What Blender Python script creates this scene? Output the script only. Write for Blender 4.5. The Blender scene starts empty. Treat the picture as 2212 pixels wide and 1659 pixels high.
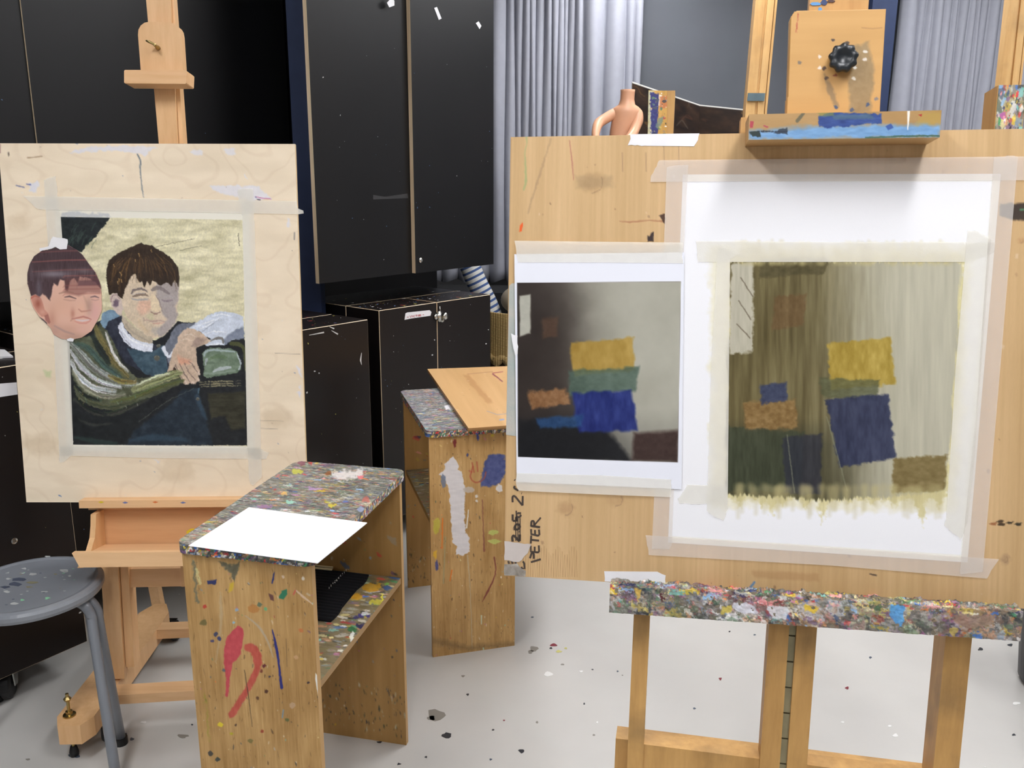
import bpy, bmesh, math, random
import numpy as np
from mathutils import Vector, Matrix

# ---------------------------------------------------------------- camera, world, lamps, exposure
F=1850.0; TH=math.radians(13.3); RO=math.radians(-.3); H=1.5          # focal length in pixels of a 2212 x 1659 frame
c_,s_=math.cos(TH),math.sin(TH); cr,sr=math.cos(RO),math.sin(RO)
O=np.array([0,0,H])
sc=bpy.context.scene
cam=bpy.data.cameras.new('camera'); camo=bpy.data.objects.new('camera',cam); sc.collection.objects.link(camo)
cam.sensor_width=36; cam.sensor_fit='HORIZONTAL'; cam.lens=36*F/2212; cam.clip_start=.02; cam.clip_end=60
_f=Vector((0,c_,-s_)); _d0=Vector((0,-s_,-c_)); _r0=Vector((1,0,0))
_r=_r0*cr+_d0*sr; _d=-_r0*sr+_d0*cr
camo.matrix_world=Matrix(((_r.x,-_d.x,-_f.x,0),(_r.y,-_d.y,-_f.y,0),(_r.z,-_d.z,-_f.z,H),(0,0,0,1)))
sc.camera=camo
w=bpy.data.worlds.new('world'); sc.world=w; w.use_nodes=True
w.node_tree.nodes['Background'].inputs[0].default_value=(.9,.95,1,1); w.node_tree.nodes['Background'].inputs[1].default_value=.25
sc.view_settings.view_transform='Standard'; sc.view_settings.look='None'; sc.view_settings.exposure=.07; sc.view_settings.gamma=1
sc.view_settings.use_curve_mapping=False
ROOM_Z=3.05
LAMP_POWER=29.0
# ceiling lamp panels: x, y, length x, length y
LAMPS=[(.75,.35,.35,1.3),(-1.15,.35,.35,1.3),(.75,3.1,.35,1.3),(-1.5,3.3,.35,1.2),(2.3,1.8,.35,1.3),(2.4,4.3,.35,1.2),(.75,5.0,.35,1.0),(-.2,-1.6,.35,1.3)]  # the back right panel is added to brighten the right curtain

# ---------------------------------------------------------------- helpers: geometry of rays and frames
def ray(x,y):
    u0=(x-1106)/F; v0=(y-829.5)/F
    u=u0*cr-v0*sr; v=u0*sr+v0*cr
    return np.array([u,c_-v*s_,-s_-v*c_])
def onz(x,y,z=0): d=ray(x,y); return O+d*((z-H)/d[2])
def aty(x,y,Y): d=ray(x,y); return O+d*(Y/d[1])
def pix(P):
    P=np.asarray(P,float)-O
    f=P[...,1]*c_-P[...,2]*s_; dn=-P[...,1]*s_-P[...,2]*c_
    u,v=P[...,0]/f,dn/f
    return 1106+F*(u*cr+v*sr), 829.5+F*(-u*sr+v*cr)
class Frame:
    def __init__(s,p0,yaw,tilt):
        ps,ta=math.radians(yaw),math.radians(tilt)
        s.ex=np.array([math.cos(ps),-math.sin(ps),0]); bk=np.array([math.sin(ps),math.cos(ps),0])
        s.up=np.array([0,0,1])*math.cos(ta)+bk*math.sin(ta); s.n=np.cross(s.ex,s.up); s.p0=np.array(p0,float)
    def px(s,x,y,off=0):
        d=ray(x,y); p=s.p0+s.n*off; return O+d*(np.dot(p-O,s.n)/np.dot(d,s.n))
    def loc(s,P): q=np.array(P)-s.p0; return q@s.ex,q@s.up,q@s.n
    def w(s,a,b,o): return s.p0+s.ex*a+s.up*b+s.n*o
    def ab(s,x,y,off=0): a,b,_=s.loc(s.px(x,y,off)); return a,b
class ZPlane:
    def __init__(s,z): s.z=z; s.n=np.array([0,0,1.]); s.up=np.array([0,1.,0]); s.ex=np.array([1.,0,0])
    def px(s,x,y,off=0): return onz(x,y,s.z+off)

# ---------------------------------------------------------------- helpers: noise
def _h(i,j,s):
    n=(i.astype(np.int64)*374761393+j.astype(np.int64)*668265263+s*1442695041)&0xffffffff
    n=((n^(n>>13))*1274126177)&0xffffffff
    n=((n^(n>>16))*2246822519)&0xffffffff
    return (n^(n>>15)).astype(float)/4294967296.
def vn(x,y,s=0):
    i=np.floor(x);j=np.floor(y);fx=x-i;fy=y-j;fx=fx*fx*(3-2*fx);fy=fy*fy*(3-2*fy)
    return (_h(i,j,s)*(1-fx)+_h(i+1,j,s)*fx)*(1-fy)+(_h(i,j+1,s)*(1-fx)+_h(i+1,j+1,s)*fx)*fy
def fbm(x,y,s=0,o=4):
    t=0;a=.5;m=0
    for k in range(o): t=t+a*vn(x*2**k+17*k,y*2**k+31*k,s+k);m+=a;a*=.5
    return t/m
def lin(c):
    c=np.clip(np.asarray(c,float)/255.,0,1)
    return np.where(c<=.04045,c/12.92,((c+.055)/1.055)**2.4)
def L4(c): r=lin(c); return (float(r[0]),float(r[1]),float(r[2]),1)

# ---------------------------------------------------------------- helpers: objects
def link(name,me,parent=None):
    o=bpy.data.objects.new(name,me); sc.collection.objects.link(o)
    if parent is not None: o.parent=parent
    return o
def thing(name,label,cat,loc=(0,0,0),group=None,o=None):
    if o is None:
        o=bpy.data.objects.new(name,None); o.empty_display_size=.05; sc.collection.objects.link(o); o.location=Vector(loc)
        bpy.context.view_layer.update()
    o['label']=label; o['category']=cat
    if group: o['group']=group
    return o
def adopt(o,parent):
    if parent is not None:
        o.parent=parent; o.matrix_parent_inverse=Matrix.Translation(-parent.location)
    return o
def struct(o): o['kind']='structure'; return o
def obj(name,bm,mats,parent=None,smooth=False,bevel=0,bevmat=-1,seg=2):
    if bevel>0:
        bmesh.ops.bevel(bm,geom=[e for e in bm.edges if e.is_manifold and e.calc_face_angle(0)>.5],offset=bevel,segments=seg,affect='EDGES',profile=.5,material=bevmat,clamp_overlap=True)
    bmesh.ops.recalc_face_normals(bm,faces=bm.faces[:])
    me=bpy.data.meshes.new(name); bm.to_mesh(me); bm.free()
    for m in (mats if isinstance(mats,(list,tuple)) else [mats]): me.materials.append(m)
    if smooth: me.polygons.foreach_set('use_smooth',[True]*len(me.polygons))
    o=link(name,me); return adopt(o,parent)
def hexa(bm,F4,B4,mi=0):
    v=[bm.verts.new(tuple(p)) for p in list(F4)+list(B4)]
    fs=[(0,1,2,3),(7,6,5,4),(0,4,5,1),(1,5,6,2),(2,6,7,3),(3,7,4,0)]
    for f in fs:
        fc=bm.faces.new([v[i] for i in f]); fc.material_index=mi
def box(bm,x0,x1,y0,y1,z0,z1,M=None,mi=0):
    P=[(x0,y0,z0),(x1,y0,z0),(x1,y0,z1),(x0,y0,z1)]; B=[(x0,y1,z0),(x1,y1,z0),(x1,y1,z1),(x0,y1,z1)]
    if M is not None: P=[M@Vector(p) for p in P]; B=[M@Vector(p) for p in B]
    hexa(bm,P,B,mi)
def prism(bm,pts,off,mi=0):
    off=np.array(off); a=[bm.verts.new(tuple(p)) for p in pts]; b=[bm.verts.new(tuple(np.array(p)+off)) for p in pts]
    n=len(a); bm.faces.new(a).material_index=mi; bm.faces.new(b[::-1]).material_index=mi
    for i in range(n): bm.faces.new([a[i],b[i],b[(i+1)%n],a[(i+1)%n]]).material_index=mi
def pslab(bm,fr,pp,off,th,mi=0): prism(bm,[fr.px(x,y,off) for x,y in pp],-fr.n*th,mi)   # traced outline given its own plane and thickness
def lbox(bm,fr,a0,a1,b0,b1,o0,o1,mi=0):
    hexa(bm,[fr.w(a0,b0,o1),fr.w(a1,b0,o1),fr.w(a1,b1,o1),fr.w(a0,b1,o1)],[fr.w(a0,b0,o0),fr.w(a1,b0,o0),fr.w(a1,b1,o0),fr.w(a0,b1,o0)],mi)
def tube(bm,pts,r,n=12,mi=0,caps=True):
    pts=[Vector(tuple(p)) for p in pts]; rs=r if isinstance(r,(list,tuple)) else [r]*len(pts)
    rings=[];ref=None
    for i,p in enumerate(pts):
        t=(pts[min(i+1,len(pts)-1)]-pts[max(i-1,0)]).normalized()
        if ref is None: ref=Vector((0,0,1)) if abs(t.z)<.9 else Vector((1,0,0))
        x=t.cross(ref).normalized(); y=x.cross(t).normalized(); ref=y
        rings.append([bm.verts.new(p+(x*math.cos(2*math.pi*k/n)+y*math.sin(2*math.pi*k/n))*rs[i]) for k in range(n)])
    for a,b in zip(rings,rings[1:]):
        for k in range(n): bm.faces.new([a[k],a[(k+1)%n],b[(k+1)%n],b[k]]).material_index=mi
    if caps: bm.faces.new(rings[0][::-1]).material_index=mi; bm.faces.new(rings[-1]).material_index=mi
def lathe(bm,prof,c,n=32,axis=None,mi=0,rf=None):
    c=Vector(tuple(c)); ax=Vector(axis or (0,0,1)).normalized()
    q=Vector((0,0,1)).rotation_difference(ax); rings=[]
    for r,z in prof:
        rings.append([bm.verts.new(c+q@Vector((r*(rf(k/n,r) if rf else 1)*math.cos(2*math.pi*k/n),r*(rf(k/n,r) if rf else 1)*math.sin(2*math.pi*k/n),z))) for k in range(n)])
    for a,b in zip(rings,rings[1:]):
        for k in range(n): bm.faces.new([a[k],a[(k+1)%n],b[(k+1)%n],b[k]]).material_index=mi
    bm.faces.new(rings[0][::-1]).material_index=mi; bm.faces.new(rings[-1]).material_index=mi
def smoothpts(pts,n=6):
    P=[np.array(p,float) for p in pts]; P=[2*P[0]-P[1]]+P+[2*P[-1]-P[-2]]; out=[]
    for i in range(1,len(P)-2):
        for k in range(n):
            t=k/n; a,b,c,d=P[i-1:i+3]
            out.append(.5*((2*b)+(c-a)*t+(2*a-5*b+4*c-d)*t*t+(3*b-a-3*c+d)*t**3))
    out.append(P[-2]); return out
def ribbon(bm,fr,pts,wd,off,mi=0,th=.0002,smooth=False):
    if smooth: pts=smoothpts(pts,5)
    pts=[np.array(p,float) for p in pts]; ws=wd if isinstance(wd,(list,tuple)) else [wd]*len(pts)
    if len(ws)!=len(pts): ws=[ws[min(int(i*len(ws)/len(pts)),len(ws)-1)] for i in range(len(pts))]
    Lp=[];Rp=[]
    for i,p in enumerate(pts):
        t=pts[min(i+1,len(pts)-1)]-pts[max(i-1,0)]; t/=np.linalg.norm(t)+1e-9; m=np.array([-t[1],t[0]])*ws[i]/2
        Lp.append(p+m); Rp.append(p-m)
    for i in range(len(pts)-1):
        pslab(bm,fr,[Lp[i],Lp[i+1],Rp[i+1],Rp[i]],off,th,mi)

# ---------------------------------------------------------------- materials
MATS={}
def nodes_of(name):
    m=bpy.data.materials.new(name); m.use_nodes=True; nt=m.node_tree; return m,nt,nt.nodes,nt.links,nt.nodes['Principled BSDF']
def mat(name,col,rough=.5,metal=0,var=.0,vscale=20,bump=0,bscale=150,spec=.5,aniso=(1,1,1),alpha=1,col2=None,coat=0):
    if name in MATS: return MATS[name]
    m,nt,N,K,B=nodes_of(name)
    B.inputs['Roughness'].default_value=rough; B.inputs['Metallic'].default_value=metal; B.inputs['Specular IOR Level'].default_value=spec
    B.inputs['Alpha'].default_value=alpha; B.inputs['Coat Weight'].default_value=coat
    tc=N.new('ShaderNodeTexCoord'); mp=N.new('ShaderNodeMapping'); mp.inputs['Scale'].default_value=aniso; K.new(tc.outputs['Object'],mp.inputs[0])
    n=N.new('ShaderNodeTexNoise'); n.inputs['Scale'].default_value=vscale; n.inputs['Detail'].default_value=5; K.new(mp.outputs[0],n.inputs[0])
    mx=N.new('ShaderNodeMix'); mx.data_type='RGBA'
    c=np.array(L4(col)); a=c*(1-var); b=c*(1+var)
    if col2 is not None: a=c; b=np.array(L4(col2))
    a[3]=b[3]=1
    mx.inputs[6].default_value=a; mx.inputs[7].default_value=np.clip(b,0,1)
    rp=N.new('ShaderNodeMapRange'); rp.inputs[1].default_value=.3; rp.inputs[2].default_value=.7; K.new(n.outputs[0],rp.inputs[0])
    K.new(rp.outputs[0],mx.inputs[0]); K.new(mx.outputs[2],B.inputs['Base Color'])
    if bump>0:
        n2=N.new('ShaderNodeTexNoise'); n2.inputs['Scale'].default_value=bscale; n2.inputs['Detail'].default_value=4; K.new(mp.outputs[0],n2.inputs[0])
        bp=N.new('ShaderNodeBump'); bp.inputs['Strength'].default_value=bump; bp.inputs['Distance'].default_value=.002; K.new(n2.outputs[0],bp.inputs['Height']); K.new(bp.outputs[0],B.inputs['Normal'])
    MATS[name]=m; return m
def wood(name,light,dark,axis='z',scale=1,rough=.5,knots=True,dirt=0):
    """long grain lines along the given axis, with broad colour drift"""
    if name in MATS: return MATS[name]
    m,nt,N,K,B=nodes_of(name); B.inputs['Roughness'].default_value=rough; B.inputs['Specular IOR Level'].default_value=.35
    tc=N.new('ShaderNodeTexCoord'); mp=N.new('ShaderNodeMapping')
    s={'z':(1,1,.06),'x':(.06,1,1),'y':(1,.06,1)}[axis]; mp.inputs['Scale'].default_value=[v*scale for v in s]; K.new(tc.outputs['Object'],mp.inputs[0])
    n=N.new('ShaderNodeTexNoise'); n.inputs['Scale'].default_value=60; n.inputs['Detail'].default_value=6; n.inputs['Roughness'].default_value=.65; K.new(mp.outputs[0],n.inputs[0])
    n2=N.new('ShaderNodeTexNoise'); n2.inputs['Scale'].default_value=7; n2.inputs['Detail'].default_value=3; n2.inputs['Distortion'].default_value=1.5; K.new(mp.outputs[0],n2.inputs[0])
    ad=N.new('ShaderNodeMath'); ad.operation='ADD'; K.new(n.outputs[0],ad.inputs[0]); K.new(n2.outputs[0],ad.inputs[1])
    rp=N.new('ShaderNodeMapRange'); rp.inputs[1].default_value=.7; rp.inputs[2].default_value=1.3; K.new(ad.outputs[0],rp.inputs[0])
    mx=N.new('ShaderNodeMix'); mx.data_type='RGBA'; mx.inputs[6].default_value=L4(dark); mx.inputs[7].default_value=L4(light)
    K.new(rp.outputs[0],mx.inputs[0]); out=mx.outputs[2]
    if dirt:
        n3=N.new('ShaderNodeTexNoise'); n3.inputs['Scale'].default_value=9; n3.inputs['Detail'].default_value=6; K.new(tc.outputs['Object'],n3.inputs[0])
        r3=N.new('ShaderNodeMapRange'); r3.inputs[1].default_value=.5; r3.inputs[2].default_value=.75; r3.inputs[4].default_value=dirt; K.new(n3.outputs[0],r3.inputs[0])
        m3=N.new('ShaderNodeMix'); m3.data_type='RGBA'; m3.inputs[7].default_value=L4((70,60,50)); K.new(out,m3.inputs[6]); K.new(r3.outputs[0],m3.inputs[0]); out=m3.outputs[2]
    K.new(out,B.inputs['Base Color'])
    bp=N.new('ShaderNodeBump'); bp.inputs['Strength'].default_value=.12; bp.inputs['Distance'].default_value=.001; K.new(n.outputs[0],bp.inputs['Height']); K.new(bp.outputs[0],B.inputs['Normal'])
    MATS[name]=m; return m
def vmat(name,rough=.5,bump=.0,bscale=300,spec=.4,aniso=(1,1,1),grain=.0):
    """surface whose paint layer is a colour attribute, with fine procedural grain"""
    if name in MATS: return MATS[name]
    m,nt,N,K,B=nodes_of(name); B.inputs['Roughness'].default_value=rough; B.inputs['Specular IOR Level'].default_value=spec
    at=N.new('ShaderNodeAttribute'); at.attribute_name='Col'
    tc=N.new('ShaderNodeTexCoord'); mp=N.new('ShaderNodeMapping'); mp.inputs['Scale'].default_value=aniso; K.new(tc.outputs['Object'],mp.inputs[0])
    n=N.new('ShaderNodeTexNoise'); n.inputs['Scale'].default_value=bscale; n.inputs['Detail'].default_value=4; K.new(mp.outputs[0],n.inputs[0])
    rp=N.new('ShaderNodeMapRange'); rp.inputs[3].default_value=1-grain; rp.inputs[4].default_value=1+grain; K.new(n.outputs[0],rp.inputs[0])
    vm=N.new('ShaderNodeVectorMath'); vm.operation='SCALE'; K.new(at.outputs['Color'],vm.inputs[0]); K.new(rp.outputs[0],vm.inputs['Scale'])
    K.new(vm.outputs[0],B.inputs['Base Color'])
    if bump: 
        bp=N.new('ShaderNodeBump'); bp.inputs['Strength'].default_value=bump; bp.inputs['Distance'].default_value=.001; K.new(n.outputs[0],bp.inputs['Height']); K.new(bp.outputs[0],B.inputs['Normal'])
    MATS[name]=m; return m
def emis(name,col,st):
    m,nt,N,K,B=nodes_of(name); B.inputs['Emission Color'].default_value=L4(col); B.inputs['Emission Strength'].default_value=st; B.inputs['Base Color'].default_value=L4(col); MATS[name]=m; return m

# ---------------------------------------------------------------- painted surfaces: a dense grid with a painter's strokes
def bil(c4,nu,nv):
    A,B,C,D=[np.array(p,float) for p in c4]   # TL TR BR BL
    u=np.linspace(0,1,nu)[None,:,None]; v=np.linspace(0,1,nv)[:,None,None]
    return (A*(1-u)+B*u)*(1-v)+(D*(1-u)+C*u)*v
class Canvas:
    def __init__(s,P,base):
        s.P=P; s.X,s.Y=pix(P); s.ny,s.nx=P.shape[:2]
        s.lu=np.linalg.norm(P[0,-1]-P[0,0]); s.lv=np.linalg.norm(P[-1,0]-P[0,0])
        s.A,s.B=np.meshgrid(np.linspace(0,s.lu,s.nx),np.linspace(0,s.lv,s.ny))
        s.C=np.ones((s.ny,s.nx,3))*np.array(base,float)
    def _sd(s,poly,X,Y):
        d=np.full(X.shape,1e9); ins=np.zeros(X.shape,bool); n=len(poly)
        for i in range(n):
            ax,ay=poly[i]; bx,by=poly[(i+1)%n]; ex,ey=bx-ax,by-ay
            t=np.clip(((X-ax)*ex+(Y-ay)*ey)/(ex*ex+ey*ey+1e-9),0,1)
            d=np.minimum(d,np.hypot(X-ax-t*ex,Y-ay-t*ey))
            if ay!=by:
                c=((ay>Y)!=(by>Y))&(X<(bx-ax)*(Y-ay)/(by-ay)+ax); ins^=c
        return np.where(ins,-d,d)
    def _box(s,pts,m):
        xs=[p[0] for p in pts]; ys=[p[1] for p in pts]
        k=(s.X>min(xs)-m)&(s.X<max(xs)+m)&(s.Y>min(ys)-m)&(s.Y<max(ys)+m)
        r=np.where(k.any(1))[0]; c=np.where(k.any(0))[0]
        if len(r)==0 or len(c)==0: return None
        return (slice(r[0],r[-1]+1),slice(c[0],c[-1]+1))
    def fill(s,poly,col,a=1,soft=1.5,wob=0,ws=8,seed=1,tex=0,ts=(8,8)):
        sl=s._box(poly,soft+wob+2)
        if sl is None: return
        X,Y=s.X[sl],s.Y[sl]
        if wob: X,Y=X+wob*2*(fbm(X/ws,Y/ws,seed,3)-.5),Y+wob*2*(fbm(X/ws+50,Y/ws,seed+9,3)-.5)
        al=np.clip(.5-s._sd(poly,X,Y)/soft,0,1)*a
        s._mix(sl,al,col,tex,ts,seed)
    def _mix(s,sl,al,col,tex,ts,seed):
        col=np.array(col,float)
        if tex: col=col+tex*2*(fbm(s.X[sl]/ts[0],s.Y[sl]/ts[1],seed+3,4)-.5)[...,None]
        s.C[sl]=s.C[sl]*(1-al[...,None])+col*al[...,None]
    def stroke(s,pts,wd,col,a=1,soft=1.5,wob=0,ws=6,seed=1,smooth=False,dry=0,tex=0,ts=(6,6)):
        if smooth: pts=[tuple(p) for p in smoothpts(pts,5)]
        n=len(pts); ws_=list(np.interp(np.linspace(0,1,n),np.linspace(0,1,len(wd)),wd)) if isinstance(wd,(list,tuple)) else [wd]*n
        sl=s._box(pts,max(ws_)/2+soft+wob+2)
        if sl is None: return
        X,Y=s.X[sl],s.Y[sl]
        if wob: X,Y=X+wob*2*(fbm(X/ws,Y/ws,seed,3)-.5),Y+wob*2*(fbm(X/ws+50,Y/ws,seed+9,3)-.5)
        d=np.full(X.shape,1e9)
        for i in range(n-1):
            ax,ay=pts[i]; bx,by=pts[i+1]; ex,ey=bx-ax,by-ay
            t=np.clip(((X-ax)*ex+(Y-ay)*ey)/(ex*ex+ey*ey+1e-9),0,1)
            d=np.minimum(d,np.hypot(X-ax-t*ex,Y-ay-t*ey)-(ws_[i]*(1-t)+ws_[i+1]*t)/2)
        al=np.clip(.5-d/soft,0,1)*a
        if dry: al=al*np.clip((fbm(X/2.5,Y/14,seed+4,3)-dry)*6,0,1)
        s._mix(sl,al,col,tex,ts,seed)
    def specks(s,n,r0,r1,cols,asp=1,ang=0,area=(0,1,0,1),seed=0,a=1,jit=.5,power=2.,wob=.35):
        rg=random.Random(seed); du=s.lu/(s.nx-1); dv=s.lv/(s.ny-1)
        for k in range(n):
            r=r0+(r1-r0)*rg.random()**power; q=asp*(1+rg.uniform(-jit,jit)); th=ang+rg.uniform(-.3,.3)
            u=(area[0]+(area[1]-area[0])*rg.random())*s.lu; v=(area[2]+(area[3]-area[2])*rg.random())*s.lv
            R=r*max(q,1)*1.4+du; i0=max(int((u-R)/du),0); i1=min(int((u+R)/du)+2,s.nx); j0=max(int((v-R)/dv),0); j1=min(int((v+R)/dv)+2,s.ny)
            if i1<=i0 or j1<=j0: continue
            A=s.A[j0:j1,i0:i1]-u; B=s.B[j0:j1,i0:i1]-v
            x=(A*math.cos(th)+B*math.sin(th))/q; y=-A*math.sin(th)+B*math.cos(th)
            d=np.hypot(x,y)
            if wob: d=d*(1+wob*(vn(A/r*1.3+k,B/r*1.3,seed)-.5)*2)
            al=np.clip((r-d)/(du*.9)+.5,0,1)*a*rg.uniform(.6,1)
            col=np.array(cols[rg.randrange(len(cols))],float)+rg.uniform(-14,14)
            s.C[j0:j1,i0:i1]=s.C[j0:j1,i0:i1]*(1-al[...,None])+col*al[...,None]
    def drift(s,amp,sx,sy,seed=0,o=4,tint=(1,1,1)):    # metres
        s.C=s.C+amp*2*(fbm(s.A/sx,s.B/sy,seed,o)-.5)[...,None]*np.array(tint)
def nearz(a): return a
def grid_obj(name,cv,m,th,n,parent=None,disp=None,mask=None,edge=None,smooth=True,side=False):
    """front = painted grid, sides and back give it its own thickness"""
    P=cv.P.copy(); ny,nx=P.shape[:2]; n=np.array(n,float)
    if disp is not None: P=P+disp[...,None]*n
    col=np.concatenate([lin(cv.C.reshape(-1,3)),np.ones((nx*ny,1))],1)
    V=[P.reshape(-1,3)]; CO=[col]
    j,i=np.meshgrid(np.arange(ny-1),np.arange(nx-1),indexing='ij'); a=(j*nx+i)
    keep=np.ones(a.shape,bool) if mask is None else mask[:-1,:-1]
    q=np.stack([a,a+nx,a+nx+1,a+1],-1)[keep].reshape(-1,4)
    if mask is None: ring=[(0,k) for k in range(nx)]+[(k,nx-1) for k in range(1,ny)]+[(ny-1,k) for k in range(nx-2,-1,-1)]+[(k,0) for k in range(ny-2,0,-1)]
    if mask is None:
        r=np.array([jj*nx+ii for jj,ii in ring]); nr=len(r)
        base=nx*ny; pr=P.reshape(-1,3)[r]; pb=cv.P.reshape(-1,3)[r]-n*th
        ec=np.ones((nr,4))*(np.append(lin(edge),1) if edge is not None else 0)
        if edge is None: ec=col[r]
        V+= [pr,pb]; CO+=[ec,ec]
        k=np.arange(nr); k2=(k+1)%nr
        q=np.concatenate([q,np.stack([base+k,base+k2,base+nr+k2,base+nr+k],-1)])
        # back face as strips between opposite sides
        t=np.arange(nx-1); top=base+nr+t; top2=top+1
        botl=base+nr+(nx-1)+(ny-1)+(nx-1)-t; botl2=botl-1
        q=np.concatenate([q,np.stack([top,top2,botl2,botl],-1)])
    else:
        used=np.zeros(ny*nx,bool); used[q.ravel()]=True
        base=nx*ny; V.append(P.reshape(-1,3)-n*th); CO.append(col)
        E=np.concatenate([q[:,[0,1]],q[:,[1,2]],q[:,[2,3]],q[:,[3,0]]]); key=np.minimum(E[:,0],E[:,1])*(base+1)+np.maximum(E[:,0],E[:,1])
        _,idx,cnt=np.unique(key,return_index=True,return_counts=True); B=E[idx[cnt==1]]
        if not side:
            q=np.concatenate([q,q[:,::-1]+base,np.stack([B[:,1],B[:,0],B[:,0]+base,B[:,1]+base],-1)])
        else:                                # caked paint continues down the edge
            K=8; PAL=np.array(SPLAT+[(112,112,104),(84,86,84),(70,72,74)]*3+BRIGHT[:6],float); fr_=P.reshape(-1,3); parts=[q,q[:,::-1]+base]
            prev=np.arange(base); ar=fr_[:,0]*1.3+fr_[:,1]
            for l in range(1,K+1):
                V.append(fr_-n*th*l/K); i_=(_h(np.floor(ar/.0055+l*.3+3*vn(ar/.01,ar*0+l*.5,7)),np.full(base,l//2),5)*len(PAL)).astype(int)
                cc=PAL[i_]*(.75+.5*vn(ar/.002,ar*0+l,3))[:,None]; CO.append(np.concatenate([lin(cc),np.ones((base,1))],1))
                o1=base*(l+1); o0=0 if l==1 else base*l
                parts.append(np.stack([B[:,1]+o0,B[:,0]+o0,B[:,0]+o1,B[:,1]+o1],-1))
            q=np.concatenate(parts)
    V=np.concatenate(V); CO=np.concatenate(CO)
    if mask is not None:
        us=np.unique(q); mp=np.full(len(V),-1); mp[us]=np.arange(len(us)); V=V[us]; CO=CO[us]; q=mp[q]
    me=bpy.data.meshes.new(name); me.vertices.add(len(V)); me.vertices.foreach_set('co',V.ravel())
    me.loops.add(q.size); me.loops.foreach_set('vertex_index',q.ravel().astype(np.int32))
    me.polygons.add(len(q)); me.polygons.foreach_set('loop_start',np.arange(0,q.size,4,dtype=np.int32))
    me.update(calc_edges=True)
    at=me.color_attributes.new('Col','FLOAT_COLOR','POINT'); at.data.foreach_set('color',CO.astype(np.float32).ravel())
    if smooth and disp is not None: 
        f=np.zeros(len(q),bool); f[:(nx-1)*(ny-1)]=True; me.polygons.foreach_set('use_smooth',f)
    me.materials.append(m); me.validate()
    return adopt(link(name,me),parent)
def quad(fr,c4,off=0): return [fr.px(x,y,off) for x,y in c4]
def pxsize(c4,step):
    d=lambda a,b: math.hypot(a[0]-b[0],a[1]-b[1])
    return int(max(d(c4[0],c4[1]),d(c4[3],c4[2]))/step)+2, int(max(d(c4[0],c4[3]),d(c4[1],c4[2]))/step)+2
def canvas(fr,c4,off,step,base): nu,nv=pxsize(c4,step); return Canvas(bil(quad(fr,c4,off),nu,nv),base)
SPLAT=[(228,226,220),(200,198,190),(70,78,88),(45,48,52),(96,104,84),(130,150,170),(150,120,90),(170,60,60),(200,175,80),(90,125,95),(120,90,130),(60,80,120),(215,150,110),(225,215,160),(105,100,95),(150,145,138),(85,78,70),(170,165,155)]
BRIGHT=[(240,240,238),(215,60,60),(235,200,50),(60,110,190),(70,150,100),(235,130,60),(190,110,170),(130,200,190),(150,190,230),(240,225,150),(40,45,90),(240,160,160)]

# ================================================================ ROOM
m_floor=mat('grey_floor_paint',(194,192,188),rough=.42,var=.10,vscale=1.6,bump=.05,bscale=60,spec=.5)
m_wall=mat('wall_paint',(150,150,152),rough=.9,var=.03)
m_ceil=mat('ceiling_paint',(225,225,222),rough=.9)
bm=bmesh.new(); box(bm,-3.4,3.4,-2.6,6.3,-.1,0)
rg=random.Random(4)
spots=[(943,1545,20,11,1),(932,1551,9,5,1),(965,1588,11,6,2),(1127,1622,6,4,2),(1153,1401,9,6,1),(1146,1408,6,4,1),(1196,1393,7,3,3),(1207,1407,6,3,4),(1222,1400,3,2,4),(1190,1400,3,2,2),(1184,1456,10,5,5),(1255,1450,4,2,5),(820,1603,5,2,2),(838,1600,4,2,2),(862,1650,4,2,2),(160,1632,12,5,6),(268,1586,6,4,6),(285,1596,4,3,6),(415,1565,2,1.5,2),(1556,1466,3,3,3),(1830,1486,4,3,3),(1922,1568,4,2,5),(1934,1588,6,4,5),(2195,1519,8,3,5),(2118,1402,6,3,2),(2182,1393,6,3,2),(1576,1364,2,1.5,2),(1630,1371,3,1.5,6),(1334,1450,2,1.5,6),(1215,1435,4,1.5,1),(2190,1587,4,2,2),(1150,1333,3,1.5,6),(1262,1520,2,2,2),(1010,1500,3,2,2),(1060,1640,3,2,6),(2025,1540,3,2,6),(1290,1560,2,2,5),(920,1635,3,2,2),(1160,1560,3,2,1),(1880,1420,3,2,6),(1820,1560,4,2,5),(1500,1530,3,2,6),(250,1630,3,2,2),(60,1640,5,2,1),(395,1590,12,4,1),(310,1560,6,3,5),(1000,1460,4,2,1)]
for x,y,rx,ry,mi in spots:
    P=[];n=11;ph=rg.random()*6
    for k in range(n):
        t=2*math.pi*k/n; q=1+.35*math.sin(3*t+ph)*rg.random()+rg.uniform(-.15,.15)
        P.append(onz(x+rx*q*math.cos(t),y+ry*q*math.sin(t),.0008))
    prism(bm,P,(0,0,-.0006),mi)
for k in range(45):
    X=rg.uniform(-1.6,1.9);Y=rg.uniform(1.6,4.2);r=rg.uniform(.0012,.004)
    prism(bm,[(X+r*rg.uniform(.7,1.3)*math.cos(t*.9),Y+r*rg.uniform(.7,1.3)*math.sin(t*.9),.0008) for t in range(7)],(0,0,-.0006),rg.choice([1,2,2,5,5,6,3]))
struct(obj('floor',bm,[m_floor,mat('floor_smudge_grey',(135,130,122),rough=.6),mat('floor_drop_black',(45,48,54),rough=.4),mat('floor_drop_red',(120,30,45),rough=.4),mat('floor_drop_yellow',(195,190,110),rough=.4),mat('floor_drop_white',(228,228,226),rough=.4),mat('floor_drop_blue',(75,85,100),rough=.4)]))
bm=bmesh.new(); box(bm,-3.4,3.4,-2.6,6.3,ROOM_Z,ROOM_Z+.1); struct(obj('ceiling',bm,m_ceil))
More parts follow.
